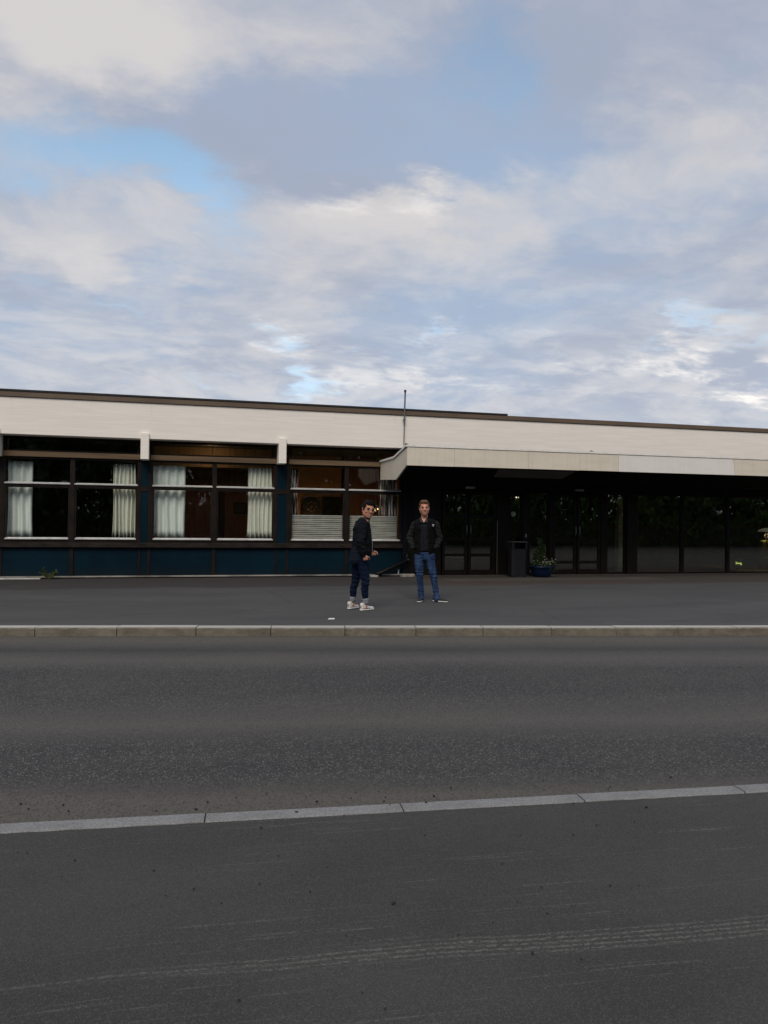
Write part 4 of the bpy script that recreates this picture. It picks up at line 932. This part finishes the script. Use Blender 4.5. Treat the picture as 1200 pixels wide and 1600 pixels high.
cb = Vector((chest.x - .012, 0, 0))
for s_ in (-1, 1):
    B.hull((cb + Vector((s_*.010, -.098, 1.436)), .007), (cb + Vector((s_*.060, -.083, 1.436)), .009), (cb + Vector((s_*.064, -.035, 1.500)), .010))
    B.hull((cb + Vector((s_*.064, -.035, 1.500)), .010), (cb + Vector((s_*.060, .060, 1.515)), .012), (cb + Vector((s_*.075, .02, 1.475)), .012))
B.hull((cb + Vector((-.060, .060, 1.515)), .012), (cb + Vector((.060, .060, 1.515)), .012), (cb + Vector((0, .075, 1.48)), .014))
link('collar', B.mesh('collar', .006, 2), [M_BLACK], manA)
B = Body(); torsoA(B, .022)
B.hull((A(659, 848, 0), (.19, .135, .03)), (A(659, 857, 0), (.20, .145, .03)), (A(659, 865, 0), (.19, .138, .02)))
me = B.mesh('jacket', .008, 6); ridges(me, .005, lambda c: noise.noise(Vector((c.x*9, c.y*9, c.z*16))) + .4*math.sin(c.z*60 + 5*noise.noise(c*6))*(1 if c.z < 1.12 else .2))
bm = bmesh.new(); bm.from_mesh(me); cx = chest.x
def opening(c):
    zz = c.z; half = .058 + .035*max(0, (1.48-zz)) + .25*max(0, zz-1.40)
    return c.y < -.02 and abs(c.x - cx + .01 - .03*(1.3-zz)) < half
bmesh.ops.delete(bm, geom=[f for f in bm.faces if opening(f.calc_center_median()) or f.calc_center_median().z < .868], context='FACES'); bm.to_mesh(me); bm.free()
M_JBODY = fabric('black_jacket_cloth', (.0030, .0030, .0036), (.0058, .0058, .0066), 8, (1, 1, 1), .7, 10, (1, 1, 2.4)); M_JSLEEVE = fabric('grey_green_sleeve_cloth', (.0105, .0125, .0115), (.020, .022, .0205), 8, (1, 1, 1), .9, 13, (1, 1, 2.6))
jk = link('jacket', me, [M_JBODY], manA); jk.modifiers.new('t', 'SOLIDIFY').thickness = .008
for s_, e_, w_ in ((shL, elL, wrL), (shR, elR, wrR)):
    B = Body(); B.chain((s_ + Vector((0, 0, .005)), .068), (e_, .060), (w_.lerp(e_, .12), .050), (w_, .044))
    me = B.mesh('sleeve', .007, 5); ridges(me, .006, lambda c: (1.6 if c.z < 1.22 else .7)*math.sin(c.z*88 + 12*c.x + 4*noise.noise(c*10))*.7 + noise.noise(c*14)*.6)
    link('sleeve', me, [M_JSLEEVE], jk)
B = Body(); q = A(672.5, 821, 0); B.hull((Vector((q.x-.016, -.140, q.z+.018)), .005), (Vector((q.x+.016, -.139, q.z+.018)), .005), (Vector((q.x, -.142, q.z-.024)), .005))
link('badge', B.mesh('badge', .004, 1), [vmat('silver_badge', (.30, .30, .29), .4, .2, 60)], jk)
manA.location = (pA.x, pA.y, 0); manA.rotation_euler.z = -math.atan2(pA.x, pA.y)

# --- the man on the left: seen from behind his right side, head turned to the viewer
sB = .0104; XB, ZB = 562, 953.5
def Q(px, py, y=0): return Vector(((px-XB)*sB, y, (ZB-py)*sB))
pos = at(562, 953.5); pB = Vector((pos.x, pos.y, 0))
FWD = Vector((math.cos(R(24)), math.sin(R(24)), 0)); LFT = Vector((-math.sin(R(24)), math.cos(R(24)), 0))
B = Body(); hc = Q(573.3, 797.8, -.02)
XhB = head(B, R(24), R(6), hc, 1.17, R(6), 1.08)
nb = Q(568.5, 811.5, .0); chest = Q(565.5, 829, 0); waist = Q(564.5, 850, .0); pel = Q(562.5, 872, .0)
hip_r = pel - LFT*.088 + Vector((0, 0, -.03)); hip_l = pel + LFT*.088 + Vector((0, 0, -.03))
kn_r, an_r = Q(570.5, 908, -.10), Q(571, 941.5, -.06); kn_l, an_l = Q(555.0, 909, .12), Q(550.5, 940, .16)
B.hull((hc + Vector((-.03, .03, -.10)), (.056, .056, .03)), (nb, (.066, .066, .03)))
sh_r, sh_l = Q(561.5, 819, 0) - LFT*.150, Q(566, 819, 0) + LFT*.165
B.hull((nb, (.07, .07, .02)), (sh_r, .045), (sh_l, .045), (chest, (.10, .12, .05))); B.hull((chest, (.11, .13, .08)), (waist, (.12, .13, .06)), (pel, (.12, .13, .06)))
for h_, k_, a_ in ((hip_r, kn_r, an_r), (hip_l, kn_l, an_l)):
    B.chain((h_, .076), (k_, .044), (a_.lerp(k_, .6) + Vector((-.008, 0, 0)), .040), (a_ + Vector((0, 0, .0)), .033))
YR, YL = R(90+44), R(90+56)
for a_, yw in ((an_r, YR), (an_l, YL)):
    tdir = Matrix.Rotation(yw, 3, 'Z') @ Vector((0, -1, 0)); B.hull((a_, .034), (a_ + Vector((0, 0, -.07)), .030)); B.hull((a_ - tdir*.03 + Vector((0, 0, -.08)), .024), (a_ + tdir*.09 + Vector((0, 0, -.094)), .018), (a_ + tdir*.03 + Vector((0, 0, -.08)), .024))
el_r, wr_r = Q(561.5, 846, -.27), Q(567.5, 866.5, -.25); el_l, wr_l = Q(572.5, 843, .26), Q(580.5, 860.5, .19)
for s_, e_, w_ in ((sh_r, el_r, wr_r), (sh_l, el_l, wr_l)): B.chain((s_, .052), (e_, .042), (w_, .028))
hand(B, wr_r + Vector((.008, 0, -.006)), Vector((.25, .05, -.95)), Vector((.2, .95, .1)), Vector((.95, -.2, .1)), .85, .92); hand(B, wr_l + Vector((.006, 0, -.006)), Vector((.28, -.1, -.95)), Vector((.2, -.95, .1)), Vector((.95, .2, .1)), .8, .92)
me = B.mesh('person', .0055, 4)
manB = link('person', me, [M_SKIN_B, M_EYE, M_BROW_B, M_LIP, M_TEETH]); paint_face(me, XhB)
tag(manB, 'dark-haired man with glasses, black jacket, rolled jeans and white trainers, looking round', 'person')
B = Body(); B.X = XhB
B.hull(((0, .045, .025), (.084, .082, .080)), ((0, .03, .10), (.070, .072, .035)))
B.hull(((0, -.040, .102), (.062, .042, .024)), ((0, .03, .118), (.064, .06, .026)), ((.0, -.066, .092), (.046, .016, .014)))
for s_ in (-1, 1): B.hull(((s_*.066, -.02, .065), (.016, .034, .036)), ((s_*.073, -.006, .01), (.007, .012, .026)))
for k in range(9): B.hull(((random.uniform(-.05, .05), random.uniform(-.07, .05), .115+random.uniform(0, .012)), (.017, .02, .018)))
me = B.mesh('hair', .0055, 2); ridges(me, .006, lambda c: noise.noise(Vector((c.x*55, c.y*40, c.z*30))))
link('hair', me, [fabric('black_hair', (.006, .005, .005), (.014, .012, .011), 60, (3, 1, 1), .5, 60)], manB)
mb = MB()
for s_ in (-1, 1):
    pts = [XhB @ Vector((s_*.033 + .023*math.cos(a), -.104 + .012*abs(math.cos(a)) if False else -.100, .010 + .016*math.sin(a))) for a in [2*math.pi*k/16 for k in range(17)]]
    mb.tube(pts, .0020, 6); mb.tube([XhB @ Vector((s_*.057, -.099, .016)), XhB @ Vector((s_*.080, -.03, .018)), XhB @ Vector((s_*.080, .02, .012))], .0019, 6)
mb.tube([XhB @ Vector((-.011, -.101, .014)), XhB @ Vector((.011, -.101, .014))], .0019, 6)
o = mb.build('eyeglasses', vmat('black_acetate', (.008, .008, .009), .25, .1)); o.parent = manB
# jeans with light turned-up cuffs
B = Body()
B.hull((pel + Vector((0, 0, .03)), (.150, .145, .04)), (pel + Vector((-.01, 0, -.05)), (.150, .150, .05)))
for h_, k_, a_ in ((hip_r, kn_r, an_r), (hip_l, kn_l, an_l)):
    B.chain((h_, .105), (h_.lerp(k_, .35), .094), (k_, .068), (k_.lerp(a_, .35) + Vector((-.014, 0, 0)), .064), (k_.lerp(a_, .86), .050))
me = B.mesh('jeans', .008, 6); ridges(me, .0045, lambda c: math.sin(c.z*75 + 10*c.x + 4*noise.noise(c*8))*(.5+math.exp(-((c.z-.47)/.08)**2)) + noise.noise(c*10))
jb = link('jeans', me, [DEN_B], manB)
for k_, a_ in ((kn_r, an_r), (kn_l, an_l)):
    B = Body(); B.hull((k_.lerp(a_, .84), .057), (k_.lerp(a_, .955), .055)); me = B.mesh('cuff', .006, 2)
    link('cuff', me, [fabric('pale_denim_cuff', (.16, .17, .20), (.24, .25, .28), 20)], jb)
M_WSHOE = vmat('white_leather', (.62, .585, .545), .5, .14, 26); M_TAN = vmat('tan_suede', (.20, .13, .085), .8)
for a_, yw in ((an_r, YR), (an_l, YL)):
    u_, X = shoe('shoe', (a_.x - .02, a_.y, 0), yw, M_WSHOE, M_WSOLE, manB, .285, .104)
    B = Body(); B.X = X; B.hull(((-.0, .074, .060), (.020, .014, .018)), ((0, .070, .080), (.020, .016, .012))); link('heel_patch', B.mesh('heel_patch', .004, 1), [M_TAN], u_)
# shirt tail below the jacket, then the jacket itself
B = Body()
tail = Q(560.5, 874, 0)
B.hull((Q(562.5, 856, 0), (.165, .165, .03)), (tail + Vector((-.012, 0, -.005)), (.160, .165, .03)), (Q(555, 881, 0), (.085, .13, .015)))
me = B.mesh('shirt', .008, 4); ridges(me, .004, lambda c: noise.noise(Vector((c.x*12, c.y*12, c.z*22))))
link('shirt', me, [fabric('navy_striped_cotton', (.0055, .008, .015), (.014, .0165, .026), 5, (.3, .3, 12), .5, 12)], manB)
B = Body()
B.hull((nb + Vector((-.012, 0, .0)), (.088, .086, .026)), (sh_r + Vector((-.02, .03, -.004)), .062), (sh_l + Vector((0, -.03, -.004)), .062), (Q(563.6, 827, 0), (.158, .150, .06)))
B.hull((Q(564.5, 827, 0), (.150, .155, .08)), (Q(564.5, 848, .0), (.172, .165, .06)), (Q(563.5, 863, 0), (.178, .170, .03)))
B.hull((Q(563.5, 862, 0), (.172, .166, .02)), (Q(562.8, 868.5, 0), (.165, .160, .015)))
me = B.mesh('jacket', .008, 6); ridges(me, .0055, lambda c: noise.noise(Vector((c.x*8, c.y*8, c.z*15))) + .5*math.sin(c.z*52 + 5*noise.noise(c*5)))
M_JB = fabric('black_bomber_cloth', (.0042, .0048, .0070), (.0085, .0092, .0122), 8, (1, 1, 1), .8, 10, (1, 1, 2.8))
jb = link('jacket', me, [M_JB], manB)
for s_, e_, w_ in ((sh_r, el_r, wr_r), (sh_l, el_l, wr_l)):
    B = Body(); B.chain((s_, .074), (e_, .068), (w_.lerp(e_, .14), .054), (w_ + Vector((0, 0, .01)), .045))
    me = B.mesh('sleeve', .007, 5); ridges(me, .006, lambda c: (1.5 if c.z < 1.2 else .7)*math.sin(c.z*80 + 10*c.x + 4*noise.noise(c*10))*.7 + noise.noise(c*13)*.6); link('sleeve', me, [M_JB], jb)
B = Body(); B.hull((nb + Vector((.010, 0, .026)), (.078, .076, .014)), (nb + Vector((.0, 0, -.006)), (.088, .086, .018))); link('collar', B.mesh('collar', .006, 2), [M_BLACK], jb)
def fr(pz): return Q(*pz)
zp = [Q(575.0, 822, 0) + FWD*.04, Q(579.2, 834, 0) + FWD*.0 , Q(580.8, 848, 0), Q(581.0, 860, 0), Q(580.2, 868, 0)]
mb = MB().tube([q + Vector((-.004, -.055, 0)) for q in zp], .006, 6); o = mb.build('zip', M_STEEL); o.parent = jb
manB.location = (pB.x, pB.y, 0); manB.rotation_euler.z = -math.atan2(pB.x, pB.y)
